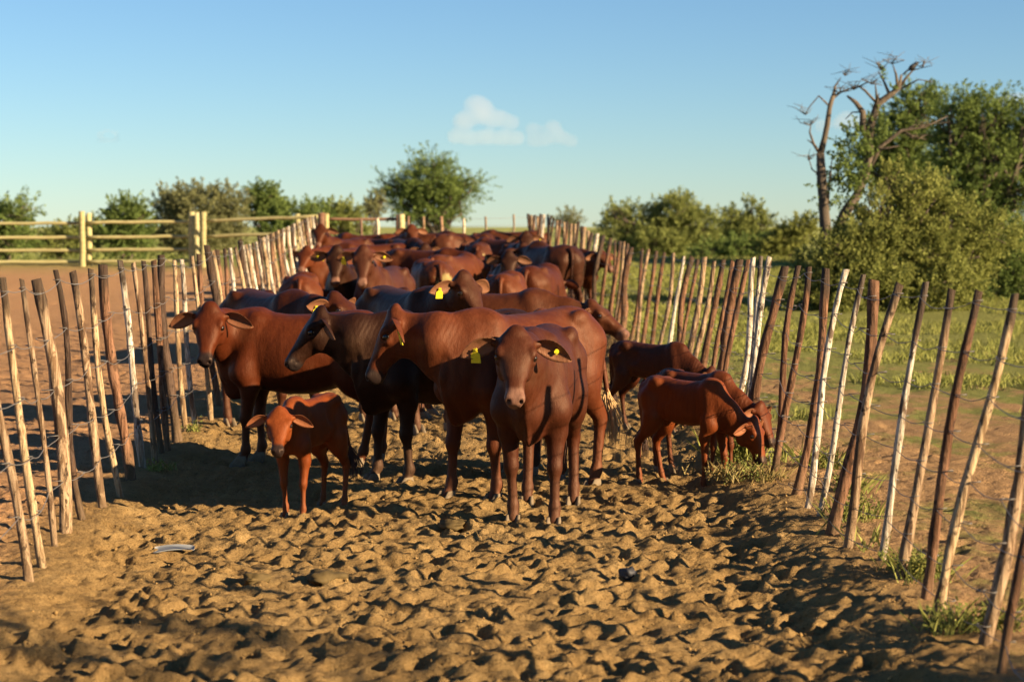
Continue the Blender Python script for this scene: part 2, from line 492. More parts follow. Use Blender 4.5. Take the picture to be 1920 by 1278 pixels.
for (bp, tp, r_, tone) in (((1905, 1310), (2062, 578), 14, 't'), ((1881, 1276), (2012, 560), 11, 'b'), ((1834, 1229), (1962, 556), 15, 't')):
    b = on_ground(bp[0], bp[1], BERM_R - 0.02); t = at_depth(tp[0], tp[1], b[1]); posts.append(make_post(stake_r, b, t, r_ / FPX * b[1], tone, 1, 720 + int(bp[0])))
for i, (tp, bp, rpx, tone, dk) in enumerate(RP):
    b = on_ground(bp[0], bp[1], BERM_R - 0.02); t = at_depth(tp[0], tp[1], b[1] + 0.02)
    posts.append(make_post(stake_r, b, t, rpx / FPX * b[1], tone, dk, 110 + i))
tops_r = [(1339, 489, 't', 6), (1321, 482, 't', 7), (1309, 486, 'b', 5), (1298, 481, 'b', 7), (1283, 480, 'w', 5), (1263, 474, 't', 5), (1246, 473, 'b', 5), (1231, 470, 'b', 5), (1216, 467, 't', 5), (1204, 466, 'b', 5), (1184, 464, 'b', 8), (1177, 456, 'b', 5), (1170, 453, 't', 4), (1163, 452, 'b', 5), (1153, 450, 'b', 4),
          (1145, 446, 'b', 5), (1131, 441, 'd', 6), (1120, 438, 'w', 6), (1110, 436, 'd', 5), (1103, 432, 't', 4), (1096, 425, 't', 6), (1090, 424, 'b', 4), (1085, 416, 'd', 4), (1078, 420, 't', 4), (1071, 419, 't', 4), (1064, 415, 'b', 4), (1058, 416, 't', 4), (1051, 412, 'b', 4), (1045, 413, 't', 4), (1038, 409, 'b', 3), (1033, 404, 'd', 3), (1027, 402, 't', 4), (1020, 402, 'w', 4), (1014, 401, 'b', 4), (1008, 405, 't', 4), (1002, 403, 'b', 4), (996, 403, 't', 4), (990, 401, 'b', 4)]
dd = np.linspace(21, 46, 500)
lean = np.interp(dd, [20, 45], [0.24, 0.1])
pxr = 960 + (fence_r(dd) + lean) * FPX / dd
order = np.argsort(pxr)
for i, (px, py, tone, rpx) in enumerate(tops_r):
    d = float(np.interp(px, pxr[order], dd[order])); x = float(fence_r(d))
    b = np.array([x, d, base_height(x, d)]); t = at_depth(px, py, d)
    posts.append(make_post(stake_r, b, t, rpx / FPX * d, tone, tone in 'db', 160 + i, far=True))
wires(stake_r, posts, (0.955, 0.81, 0.68, 0.55, 0.43, 0.31, 0.19, 0.08), 0.0023, -1, 6)

# ------------------------------------------------------------------ pole fence of the yard, gate and end fence
def pole_mat():
    m, nt, out = new_mat('treated_pine_pole'); T = NT(nt)
    co = T.coord('Object')
    g = T.noise(T.mapping(co, (3, 20, 20)), 1.0, 5, 0.6, 0.5)
    b2 = T.noise(co, 3, 4)
    oi = T.nt.nodes.new('ShaderNodeObjectInfo')
    c = T.mix(T.ramp(g, [(0.3, 0), (0.7, 1)]), T.mix(1.0, oi.outputs['Color'], (0.66, 0.60, 0.5, 1), 'MULTIPLY'), oi.outputs['Color'])
    c = T.mix(T.math('MULTIPLY', T.ramp(b2, [(0.6, 0), (0.7, 1)]), 0.3), c, (0.2, 0.14, 0.07, 1))
    T.link(T.bsdf(c, 0.8, T.bump(g, 0.5, 0.01), 0.2), out.inputs[0])
    return m
POLE_MAT = pole_mat()
def pole(parent, a, b, r, name, color=(0.42, 0.385, 0.19), sides=10, seed=0):
    rg = np.random.default_rng(seed + 900)
    a = np.array(a, float); b = np.array(b, float)
    t = np.linspace(0, 1, 9)
    p = a[None] + (b - a)[None] * t[:, None] + rg.normal(size=(9, 3)) * 0.006
    o = MB(); o.tube(p - a, r * (1 + 0.04 * rg.normal(size=9)), sides)
    ob = o.build(name, POLE_MAT, parent); ob.location = a - np.array(parent.location)
    k = rg.uniform(0.85, 1.1); ob.color = (color[0] * k, color[1] * k, color[2] * k, 1)
    return ob
gz = lambda x, y: float(base_height(x, y))
rail = tag(empty('pole_fence', (-9, 52, 0.6)), 'pale yellow round-pole fence with four rails closing the sand yard', 'fence')
def pt(px, y): return (px - 960) / FPX * y
pp = [(-120, 52.4), (155, 52.2), (360, 52.0), (382, 51.8)]
for i, (px, y) in enumerate(pp):
    x = pt(px, y); g = gz(x, y)
    for j, dy in enumerate((0, 0.32) if i in (0, 1) else (0,)):
        t = at_depth(px, 397 + 2 * j, y + dy)
        pole(rail, (x + 0.11 * j, y + dy, g - 0.2), (x + 0.11 * j, y + dy, t[2]), 0.078, 'post', seed=i * 3 + j)
pole(rail, (pt(370, 52.3), 52.3, gz(-8, 52) - 0.2), (pt(370, 52.3), 52.3, at_depth(370, 398, 52.3)[2]), 0.07, 'post', (0.40, 0.38, 0.22), seed=44)
for k, (ya, yb, yc) in enumerate(((420, 418, 415), (446, 445, 443), (470, 469, 467), (492, 491, 489))):
    a = at_depth(-120, ya, 52.56); b = at_depth(157, yb, 52.36); c = at_depth(364, yc, 52.16)
    pole(rail, a, b, 0.046, 'rail', seed=60 + k); pole(rail, b + [0.02, 0.03, 0], c, 0.046, 'rail', seed=70 + k)
e = np.array([fence_l(45.6) - 0.05, 45.6, 0])
for k, (ya, yb) in enumerate(((414, 406), (443, 436), (474, 468))):
    a = at_depth(380, ya, 51.95); b = at_depth(598, yb, 51.2)
    pole(rail, a, b, 0.045, 'rail', seed=80 + k)
x = pt(558, 51.6); pole(rail, (x, 51.6, gz(x, 51.6) - .2), (x, 51.6, at_depth(558, 402, 51.6)[2]), 0.07, 'post', seed=90)

end = tag(empty('end_fence', (-2, 45.6, 0.5)), 'thin post and wire fence with a pole rail closing the far end of the race', 'fence')
for i, (px, top, rpx, c) in enumerate(((604, 399, 7, (0.2, 0.11, 0.07)), (613, 401, 5, (0.5, 0.42, 0.2)), (678, 410, 2.5, (0.2, 0.13, 0.09)), (709, 409, 3, (0.62, 0.56, 0.42)), (746, 403, 3.5, (0.2, 0.12, 0.08)), (753, 402, 6.5, (0.55, 0.48, 0.25)),
                                       (766, 405, 2.5, (0.25, 0.15, 0.1)), (795, 406, 2.5, (0.3, 0.2, 0.12)), (828, 406, 3, (0.3, 0.19, 0.12)), (870, 409, 2.5, (0.55, 0.48, 0.34)), (911, 406, 2, (0.26, 0.2, 0.13)), (963, 402, 2, (0.26, 0.2, 0.13)))):
    y = 45.7; x = pt(px, y); g = gz(x, y)
    pole(end, (x, y, g - 0.3), (x, y, at_depth(px, top, y)[2]), rpx / FPX * y, 'post', c, 8, 100 + i)
pole(end, at_depth(612, 411, 45.85), at_depth(748, 411, 45.85), 0.035, 'rail', (0.22, 0.13, 0.08), 8, 130)
for k in range(4):
    mb = MB(); mb.tube(np.array([at_depth(753, 409 + 13 * k, 45.65), at_depth(870, 411 + 13 * k, 45.65), at_depth(990, 408 + 13 * k, 45.65)]) - np.array(end.location), 0.003, 5)
    mb.build('wire', WIRE_MAT, end)

# ------------------------------------------------------------------ trees and bushes
def leaf_mat(name, dark, lite, trans=0.42):
    m, nt, out = new_mat(name); T = NT(nt)
    g = T.nt.nodes.new('ShaderNodeNewGeometry')
    nz = T.noise(T.coord('Object'), 1.1, 3)
    f = T.math('ADD', T.math('MULTIPLY', g.outputs['Random Per Island'], 0.7), T.math('MULTIPLY', T.math('SUBTRACT', nz, 0.35), 0.8), True)
    c = T.mix(f, (*dark, 1), (*lite, 1))
    d = T.nt.nodes.new('ShaderNodeBsdfDiffuse'); t = T.nt.nodes.new('ShaderNodeBsdfTranslucent'); mx = T.nt.nodes.new('ShaderNodeMixShader')
    T.link(c, d.inputs[0]); T.link(c, t.inputs[0]); mx.inputs[0].default_value = trans
    T.link(d.outputs[0], mx.inputs[1]); T.link(t.outputs[0], mx.inputs[2]); T.link(mx.outputs[0], out.inputs[0])
    return m
LEAF = {'olive': leaf_mat('olive_leaves', (0.125, 0.155, 0.045), (0.32, 0.345, 0.11)),
        'green': leaf_mat('green_leaves', (0.075, 0.115, 0.034), (0.235, 0.30, 0.085)),
        'grey': leaf_mat('grey_green_leaves', (0.115, 0.125, 0.055), (0.28, 0.28, 0.13)),
        'lime': leaf_mat('yellow_green_leaves', (0.12, 0.14, 0.036), (0.32, 0.335, 0.10))}
def bark_mat():
    m, nt, out = new_mat('grey_bark'); T = NT(nt)
    n = T.noise(T.mapping(T.coord('Object'), (14, 14, 4)), 1.0, 6, 0.65)
    c = T.mix(n, (0.035, 0.028, 0.022, 1), (0.17, 0.135, 0.10, 1))
    T.link(T.bsdf(c, 0.9, T.bump(n, 0.9, 0.03), 0.1), out.inputs[0]); return m
BARK = bark_mat()

def crown_leaves(name, parent, org, ells, ntw, per, size, tl, mat, rg, outb=1.0, upb=0.3, spread=0.16, shell=0.5, aspect=0.30, flat=0.0):
    size *= 0.9; ntw = int(ntw * 1.05); per = int(per * 0.95)
    """leaf-sized blades set along thousands of twigs that reach out through the crown"""
    ells = np.array(ells, float)                      # cx, cy, cz, rx, ry, rz (relative to org)
    vol = ells[:, 3] * ells[:, 4] * ells[:, 5]
    pick = rg.choice(len(ells), ntw, p=vol / vol.sum())
    E = ells[pick]
    d = rg.normal(size=(ntw, 3)); d /= np.linalg.norm(d, axis=1)[:, None]
    r = (shell + (1 - shell) * rg.random(ntw)) ** 0.8
    st = E[:, :3] + d * r[:, None] * E[:, 3:] * 0.82
    di = d * outb + rg.normal(size=(ntw, 3)) * 0.55; di[:, 2] += upb; di[:, 2] *= (1 - flat)
    di /= np.linalg.norm(di, axis=1)[:, None]
    ln = tl * rg.uniform(0.4, 1.3, ntw)
    N = ntw * per
    ti = np.repeat(np.arange(ntw), per)
    u = rg.random(N)
    c = st[ti] + di[ti] * (ln[ti] * u)[:, None] + rg.normal(size=(N, 3)) * (spread * tl * (1.05 - 0.8 * u))[:, None]
    a = di[ti] * 0.7 + rg.normal(size=(N, 3)) * 0.6; a /= np.linalg.norm(a, axis=1)[:, None]
    b = np.cross(a, rg.normal(size=(N, 3))); b /= np.linalg.norm(b, axis=1)[:, None]
    s = size * rg.uniform(0.55, 1.35, N)[:, None]
    V = np.stack([c - a * s * 0.5, c + b * s * aspect * 0.5, c + a * s * 0.5, c - b * s * aspect * 0.5], 1).reshape(-1, 3)
    F = np.arange(N * 4).reshape(N, 4)
    return mesh_obj(name, V, F, mat, parent, False)

def limb(mb, a, b, r0, r1, rg, n=7, wob=0.06, sides=7):
    a = np.array(a, float); b = np.array(b, float); t = np.linspace(0, 1, n); L = np.linalg.norm(b - a)
    w = rg.normal(size=(n, 3)) * wob * L * np.sin(t * math.pi)[:, None]
    p = a + (b - a) * t[:, None] + w
    p[:, 2] += 0.10 * L * np.sin(t * math.pi) * 0.5
    mb.tube(p, r0 + (r1 - r0) * t, sides); return p

def tree(name, label, px, y, ells_px, ntw, per, size, tl, leaf, seed, trunk_r=0.12, category='tree', group=None, **kw):
    """ells_px: crown lobes as (px, py, half width px, half height px, depth offset m) in the photograph, set out at distance y"""
    rg = np.random.default_rng(seed)
    x = (px - 960) / FPX * y; g = float(base_height(x, y))
    root = tag(empty(name, (x, y, g)), label, category, group)
    s = y / FPX
    E = []
    for (a, b, w, h, dy) in ells_px:
        c = at_depth(a, b, y) - np.array([x, y, g])
        E.append((c[0], dy, c[2], w * s, w * s * 0.85, h * s))
    mb = MB()
    low = min(e[2] - e[5] for e in E)
    zb = max(0.25, low * 0.6 + 0.1)
    k = 1 if trunk_r > 0.07 else 3
    for q in range(k):
        o = rg.normal(size=2) * (0.12 if k > 1 else 0)
        mb.tube([(o[0], o[1], -0.3), (o[0] * .8, o[1] * .8, zb * 0.5), (o[0] * 0.5 + rg.normal() * .04, o[1] * .5, zb)], [trunk_r * 1.25, trunk_r, trunk_r * 0.85], 9)
    for e in E:
        for q in range(4):
            d = rg.normal(size=3); d /= np.linalg.norm(d); d[2] = abs(d[2]) * 0.6
            tgt = np.array(e[:3]) + d * np.array(e[3:]) * 0.75
            p = limb(mb, (0, 0, zb * 0.95), tgt, trunk_r * 0.55, 0.012, rg)
            for w in range(3):
                d2 = rg.normal(size=3); d2 /= np.linalg.norm(d2)
                limb(mb, p[3 + w], np.array(e[:3]) + d2 * np.array(e[3:]) * 0.85, trunk_r * 0.22, 0.006, rg, 5, 0.05, 5)
    mb.build('trunk', BARK, root)
    crown_leaves('crown', root, None, E, ntw, per, size, tl, LEAF[leaf], rg, **kw)
    return root

# round feathery tree beyond the end of the race
tree('thorn_tree', 'round feathery green thorn tree standing alone behind the far end of the race', 826, 76, [(810, 345, 66, 44, 0), (760, 365, 48, 34, .2), (858, 362, 44, 30, -.2), (808, 305, 34, 26, 0), (735, 345, 22, 14, 0), (880, 340, 22, 16, 0), (800, 400, 66, 22, 0)],
     900, 40, 0.13, 0.8, 'green', 21, 0.13, outb=1.2, upb=0.16, spread=0.09, shell=0.25, aspect=0.26, flat=0.45)
tree('small_thorn_tree', 'small brownish thin tree just left of the round feathery tree', 702, 74, [(700, 390, 14, 20, 0), (712, 376, 9, 10, 0)], 90, 26, 0.13, 0.4, 'grey', 22, 0.05, spread=0.12)
# bushes behind the pole fence
tree('bush', 'dark leafy bush cut by the left edge of the photo', 12, 64, [(20, 405, 44, 30, 0), (-20, 420, 50, 40, 0), (10, 455, 55, 26, 0), (50, 390, 20, 12, 0)], 340, 40, 0.15, 0.6, 'green', 23, 0.05, 'bush', upb=0.3, outb=1.1, spread=0.12)
tree('bush', 'low pale green bush behind the pole fence near the left edge', 110, 70, [(120, 452, 40, 26, 0), (160, 440, 30, 30, 0), (85, 462, 30, 18, 0)], 260, 36, 0.14, 0.5, 'olive', 24, 0.05, 'bush', spread=0.14)
tree('bush', 'dark bush with spiky twigs behind the middle of the pole fence', 240, 66, [(242, 402, 40, 22, 0), (235, 440, 50, 34, 0), (215, 392, 20, 10, 0)], 380, 42, 0.14, 0.55, 'green', 25, 0.06, 'bush', upb=0.35, spread=0.10)
tree('bush', 'big rounded grey-green bush rising above the pole fence', 375, 69, [(372, 392, 82, 44, 0), (320, 398, 44, 34, .3), (425, 385, 46, 36, 0), (380, 440, 95, 36, -.3), (330, 370, 30, 18, 0)], 800, 44, 0.14, 0.5, 'grey', 26, 0.06, 'bush', spread=0.16, shell=0.55)
tree('tree', 'small dark rounded tree between the grey bush and the low green bushes', 492, 72, [(495, 372, 32, 24, 0), (480, 395, 30, 22, 0), (520, 398, 28, 20, 0)], 300, 40, 0.14, 0.45, 'green', 27, 0.07, spread=0.14)
tree('bush', 'low green bush just left of the corner post', 560, 70, [(545, 405, 50, 20, 0), (590, 400, 36, 20, 0), (540, 440, 60, 30, 0)], 340, 38, 0.14, 0.45, 'green', 28, 0.05, 'bush', spread=0.16)
tree('bush', 'bright low bush behind the gate rail right of the corner post', 640, 72, [(640, 400, 40, 20, 0), (622, 415, 40, 22, 0), (660, 425, 30, 26, 0)], 260, 38, 0.14, 0.45, 'olive', 29, 0.05, 'bush', spread=0.16)
tree('bush', 'pale blurred bush low behind the right end of the race', 1072, 95, [(1072, 405, 20, 12, 0), (1060, 425, 26, 16, 0)], 100, 28, 0.14, 0.5, 'grey', 30, 0.05, 'bush')
# right-hand trees
tree('tree', 'wide olive-green tree mass with domed crowns behind the right fence', 1240, 80, [(1265, 400, 52, 30, 0), (1190, 410, 50, 30, .4), (1310, 430, 60, 36, 0), (1160, 440, 44, 36, 0), (1150, 398, 22, 18, 0), (1230, 455, 70, 34, -.5), (1275, 378, 28, 14, 0)], 900, 44, 0.15, 0.5, 'olive', 31, 0.12, spread=0.20, shell=0.55)
tree('tree', 'slender olive tree with two rounded tops right of the wide tree mass', 1392, 76, [(1372, 408, 22, 20, 0), (1412, 392, 20, 18, 0), (1390, 440, 36, 30, 0), (1420, 425, 26, 24, 0), (1440, 412, 12, 10, 0)], 340, 40, 0.14, 0.42, 'olive', 32, 0.09, spread=0.18)
tree('bush', 'dark low bush in shade under the slender olive tree', 1395, 66, [(1385, 468, 44, 20, 0), (1440, 462, 40, 18, 0), (1330, 474, 34, 14, 0)], 260, 36, 0.13, 0.4, 'green', 33, 0.05, 'bush')
tree('bush', 'yellowish low bush behind the fence left of the dead tree', 1480, 58, [(1480, 448, 34, 22, 0), (1450, 465, 30, 18, 0), (1505, 430, 26, 22, 0)], 260, 38, 0.12, 0.4, 'lime', 34, 0.05, 'bush')
tree('bush', 'broad yellow-green leafy bush in front of the dead tree', 1650, 37, [(1640, 455, 90, 56, 0), (1500, 560, 46, 40, -.5), (1570, 570, 70, 44, -.6), (1690, 590, 80, 40, -.6), (1570, 480, 60, 44, -.3), (1735, 470, 80, 56, 0), (1700, 400, 52, 44, .2), (1740, 360, 50, 36, .3), (1790, 410, 60, 44, .3), (1870, 440, 60, 44, .4), (1680, 340, 34, 30, .2), (1620, 520, 100, 50, -.4), (1760, 540, 90, 50, -.3), (1820, 490, 60, 50, .3), (1640, 390, 36, 34, 0), (1520, 510, 40, 34, 0)], 2600, 42, 0.065, 0.34, 'lime', 35, 0.05, 'bush', spread=0.2, shell=0.45, aspect=0.6)
tree('thorn_tree', 'large dark acacia with spreading crown at the right edge of the photo', 1840, 50, [(1850, 300, 66, 60, 0), (1905, 280, 66, 60, .5), (1800, 270, 50, 50, .3), (1790, 220, 46, 46, 0), (1850, 215, 66, 40, 0), (1930, 350, 70, 44, 0), (1790, 340, 56, 50, 0), (1960, 220, 60, 50, 0), (1770, 400, 60, 36, 0), (1850, 390, 60, 34, 0)], 1600, 46, 0.10, 0.62, 'green', 36, 0.16, outb=1.1, upb=0.2, spread=0.12, shell=0.4, flat=0.3, aspect=0.35)
tree('thorn_tree', 'dark green feathery tree rising behind the dead branches', 1690, 54, [(1680, 260, 62, 66, 0), (1720, 210, 48, 44, 0), (1640, 300, 40, 44, 0), (1700, 330, 70, 50, 0), (1740, 180, 34, 20, 0)], 800, 44, 0.11, 0.5, 'green', 37, 0.13, outb=1.1, upb=0.25, spread=0.12, shell=0.4, flat=0.2, aspect=0.35)
tree('bush', 'dark shaded bush behind the fence at the right edge', 1905, 40, [(1900, 470, 60, 60, 0), (1930, 540, 60, 54, 0), (1860, 560, 44, 36, 0)], 500, 40, 0.085, 0.35, 'green', 38, 0.05, 'bush')
# trees outside the frame on the sunny side, whose long shadows lie across the field; the last is added to shade the foreground sand
for i, (x, y, h) in enumerate(((21, 46, 4.2), (27, 33, 4.6), (17.5, 34, 2.6), (9.4, 3.0, 4.9))):
    px = 960 + x * FPX / y; s = FPX / y; hy = 420 + (1.9 - base_height(x, y)) * s
    tree('bush', ('tall round bush in the field beyond the right edge of the photo', 'broad round tree in the field beyond the right edge of the photo', 'low round bush in the field beyond the right edge of the photo', 'added unseen small tree that shades the foreground sand')[i], px, y, [(px, hy - h * s * .6, 1.5 * s, h * .38 * s, 0), (px + 1.2 * s, hy - h * .4 * s, 1.4 * s, h * .33 * s, .5), (px - 1.3 * s, hy - h * .36 * s, 1.3 * s, h * .3 * s, -.4)], (300 if i < 3 else 110), 30, 0.2, 0.6, 'olive', 50 + i, 0.1, 'bush')

# far scrub that reads as one low mass along the skyline
def far_scrub():
    rg = np.random.default_rng(77)
    N = 420
    Y = rg.uniform(95, 210, N); X = rg.uniform(-0.36, 0.36, N) * Y
    E = []
    for x, y in zip(X, Y):
        h = rg.uniform(0.5, 1.25); E.append((x, y, float(base_height(x, y)) + h * 0.55, rg.uniform(0.8, 2.4), rg.uniform(0.8, 2), h * 0.7))
    o = crown_leaves('far_scrub', None, None, E, 4200, 9, 0.46, 0.5, LEAF['olive'], rg)
    tag(o, 'low olive scrub filling the distance along the skyline', 'scrub', kind='stuff')
far_scrub()

# dead twin-stemmed tree
def dead_tree():
    y = 39.0; rg = np.random.default_rng(5)
    b = at_depth(1562, 596, y); x0 = b[0]; g = float(base_height(x0, y))
    root = tag(empty('dead_tree', (x0, y, g)), 'bare dead tree with two rising stems and broken twisted branches', 'tree')
    org = np.array([x0, y, g])
    P = lambda px, py, dy=0.0: at_depth(px, py, y + dy) - org
    mb = MB()
    mb.tube([P(1562, 640), P(1556, 560), P(1552, 505), P(1549, 440), P(1545, 392), P(1541, 340), P(1538, 288)], [.2, .16, .13, .12, .11, .095, .08], 10, rng_=rg, rough=0.07)
    mb.tube([P(1538, 292), P(1546, 260), P(1551, 235), P(1556, 200), P(1562, 180)], [.075, .062, .055, .048, .04], 8, rng_=rg, rough=0.08)
    mb.tube([P(1562, 640), P(1562, 500), P(1572, 430), P(1585, 398), P(1608, 365), P(1622, 325), P(1632, 290), P(1626, 255)], [.16, .12, .105, .1, .095, .09, .08, .07], 10, rng_=rg, rough=0.07)
    mb.tube([P(1628, 262), P(1632, 235), P(1645, 195), P(1668, 178), P(1686, 165), P(1690, 140)], [.085, .08, .07, .055, .045, .02], 8, rng_=rg, rough=0.08)
    mb.tube([P(1626, 258), P(1618, 240), P(1617, 210), P(1604, 192), P(1588, 180)], [.075, .07, .06, .045, .02], 7, rng_=rg, rough=0.08)
    def br(pts, r0, r1=0.008): 
        p = np.array([P(*q) for q in pts]); p[:, 1] += np.linspace(0, rg.normal() * 0.3, len(p)); mb.tube(p, np.linspace(r0, r1, len(p)), 6)
    br([(1562, 182), (1570, 160), (1585, 142)], .04); br([(1560, 185), (1578, 172), (1600, 168)], .035); br([(1556, 200), (1535, 180), (1518, 200), (1510, 215)], .022)
    br([(1538, 290), (1525, 270), (1517, 248), (1519, 235)], .04); br([(1525, 270), (1514, 262)], .02); br([(1549, 430), (1556, 330), (1560, 292)], .03); br([(1540, 330), (1522, 318), (1516, 300)], .02)
    br([(1645, 196), (1640, 175), (1635, 158)], .035); br([(1668, 178), (1660, 150), (1653, 130)], .035); br([(1684, 168), (1680, 140), (1673, 120)], .04); br([(1686, 165), (1700, 145), (1712, 132), (1730, 127)], .035)
    br([(1645, 195), (1622, 170), (1608, 160), (1590, 168), (1575, 175)], .03); br([(1640, 200), (1636, 180)], .03); br([(1650, 190), (1645, 172)], .03)
    br([(1622, 330), (1650, 275), (1690, 245), (1735, 238), (1775, 218)], .06); br([(1690, 245), (1710, 255), (1735, 262)], .03); br([(1690, 248), (1715, 235), (1740, 236)], .03)
    br([(1632, 285), (1650, 280), (1680, 275)], .04); br([(1617, 210), (1600, 210), (1590, 222)], .02); br([(1686, 168), (1720, 150), (1745, 155)], .02); br([(1600, 168), (1625, 155), (1650, 162)], .018)
    for i in range(90):
        a = [(1585, 142), (1600, 168), (1653, 130), (1673, 120), (1730, 127), (1635, 158), (1575, 175), (1510, 215), (1735, 238), (1717, 262), (1516, 300), (1519, 235)][i % 12]
        br([a, (a[0] + rg.normal() * 9, a[1] - rg.uniform(2, 14)), (a[0] + rg.normal() * 18, a[1] - rg.uniform(4, 26))], .011, .003)
    mb.build('trunk', BARK, root)
    E = [(*(P(1600, 300)), .45, .4, .8), (*(P(1580, 350)), .35, .3, .5), (*(P(1535, 350)), .14, .14, .35), (*(P(1545, 395)), .2, .2, .25), (*(P(1640, 240)), .25, .25, .35), (*(P(1665, 150)), .12, .12, .2)]
    crown_leaves('climber_leaves', root, None, E, 230, 22, 0.07, 0.25, LEAF['green'], rg, aspect=0.6)
    # small dark bird on the topmost branch
    q = at_depth(1711, 128, y)
    bd = tag(empty('bird', q), 'small dark bird perched on the top of the dead tree', 'bird')
    m = simple_mat('dark_feathers', (0.02, 0.018, 0.018), 0.6)
    t = np.linspace(0, 1, 9)
    v, f, h = tube(np.stack([-0.09 + 0.20 * t, 0 * t, -0.04 + 0.16 * t ** 1.2], -1), np.array([.012, .03, .05, .058, .055, .045, .036, .034, .012]), 9)
    mesh_obj('body', v, f, m, bd)
    v, f, h = tube([(-.07, 0, -.02), (-.15, 0, -.09), (-.19, 0, -.13)], [.018, .02, .012], 6); mesh_obj('tail', v, f, m, bd)
    v, f, h = tube([(.105, 0, .105), (.15, 0, .10)], [.012, .002], 6); mesh_obj('beak', v, f, m, bd)
dead_tree()

# ------------------------------------------------------------------ cattle
class Field:
    """signed distance grid; shapes are blended in locally and the skin is drawn with surface nets"""
    def __init__(s, lo, hi, h):
        s.lo = np.array(lo, float); s.h = h
        s.n = np.ceil((np.array(hi) - s.lo) / h).astype(int) + 1
        s.ax = [s.lo[i] + h * np.arange(s.n[i]) for i in range(3)]
        s.F = np.full(s.n, 0.4, np.float32)
    def sub(s, lo, hi):
        sl = []
        for i in range(3):
            a = int(np.clip(math.floor((lo[i] - s.lo[i]) / s.h), 0, s.n[i] - 1)); b = int(np.clip(math.ceil((hi[i] - s.lo[i]) / s.h) + 1, a + 1, s.n[i]))
            sl.append(slice(a, b))
        X = s.ax[0][sl[0]][:, None, None].astype(np.float32); Y = s.ax[1][sl[1]][None, :, None].astype(np.float32); Z = s.ax[2][sl[2]][None, None, :].astype(np.float32)
        return tuple(sl), X, Y, Z
    def blend(s, sl, d, k):
        a = s.F[sl]
        if k <= 0: s.F[sl] = np.minimum(a, d); return
        h = np.clip(0.5 + 0.5 * (d - a) / k, 0, 1)
        s.F[sl] = d * (1 - h) + a * h - k * h * (1 - h)
    def carve(s, sl, d, k):
        a = s.F[sl]; d = -d
        h = np.clip(0.5 - 0.5 * (d - a) / k, 0, 1)
        s.F[sl] = d * (1 - h) + a * h + k * h * (1 - h)
    def cone(s, a, b, r1, r2, k=0.05, lat=None, ls=1.0, carve=False):
        a = np.array(a, float); b = np.array(b, float); m = max(r1, r2) * max(1, ls) + 0.08
        sl, X, Y, Z = s.sub(np.minimum(a, b) - m, np.maximum(a, b) + m)
        ba = b - a; L2 = ba.dot(ba) + 1e-9
        px, py, pz = X - a[0], Y - a[1], Z - a[2]
        t = np.clip((px * ba[0] + py * ba[1] + pz * ba[2]) / L2, 0, 1)
        qx, qy, qz = px - t * ba[0], py - t * ba[1], pz - t * ba[2]
        q2 = qx * qx + qy * qy + qz * qz
        if lat is not None:
            c = qx * lat[0] + qy * lat[1] + qz * lat[2]
            q2 = q2 + c * c * (1 / ls ** 2 - 1)
        d = np.sqrt(q2) - (r1 + (r2 - r1) * t)
        (s.carve if carve else s.blend)(sl, d.astype(np.float32), k)
    def ball(s, c, r, k=0.05, axes=None, carve=False):
        """ellipsoid; axes is a 3x3 frame (rows), r three radii"""
        c = np.array(c, float); r = np.array(r if hasattr(r, '__len__') else (r, r, r), float); m = r.max() + 0.08
        sl, X, Y, Z = s.sub(c - m, c + m)
        px, py, pz = X - c[0], Y - c[1], Z - c[2]
        A = np.eye(3) if axes is None else np.array(axes)
        q = [(px * A[i][0] + py * A[i][1] + pz * A[i][2]) / r[i] for i in range(3)]
        k0 = np.sqrt(q[0] ** 2 + q[1] ** 2 + q[2] ** 2)
        g = np.sqrt((q[0] / r[0]) ** 2 + (q[1] / r[1]) ** 2 + (q[2] / r[2]) ** 2) + 1e-6
        d = k0 * (k0 - 1) / g
        (s.carve if carve else s.blend)(sl, d.astype(np.float32), k)
    def loft(s, org, A, st, k=0.05, n=2.4):
        """stations along A[0]: (t, half width on A[1], up on A[2], down on A[2], centre on A[2])"""
        st = np.array(st, float); org = np.array(org, float); A = np.array(A)
        tm = st[:, 0]; ext = max(st[:, 1].max(), (st[:, 2] + abs(st[:, 4])).max(), (st[:, 3] + abs(st[:, 4])).max()) + 0.09
        ends = [org + A[0] * tm[0], org + A[0] * tm[-1]]
        sl, X, Y, Z = s.sub(np.minimum(*ends) - ext, np.maximum(*ends) + ext)
        px, py, pz = X - org[0], Y - org[1], Z - org[2]
        t = px * A[0][0] + py * A[0][1] + pz * A[0][2]; w = px * A[1][0] + py * A[1][1] + pz * A[1][2]; h = px * A[2][0] + py * A[2][1] + pz * A[2][2]
        tt = np.linspace(tm[0], tm[-1], 160)
        def cur(c):
            # smoothed table
            v = np.interp(tt, tm, st[:, c]); ker = np.hanning(17); ker /= ker.sum()
            vp = np.concatenate([np.full(8, v[0]), v, np.full(8, v[-1])]); return np.convolve(vp, ker, 'valid')
        def look(c): return np.interp(t, tt, cur(c)).astype(np.float32)
        W, U, D, C = look(1), look(2), look(3), look(4)
        hc = h - C; R = np.where(hc > 0, U, D)
        q = (np.abs(w / W) ** n + np.abs(hc / R) ** n) ** (1 / n)
        d = (q - 1) * np.minimum(W, R) * 0.9
        cap = np.maximum(tm[0] - t, t - tm[-1])
        d = np.where(cap > 0, np.sqrt(np.maximum(d, 0) ** 2 + cap ** 2) + np.minimum(d, 0) * 0, np.maximum(d, cap))
        s.blend(sl, d.astype(np.float32), k)
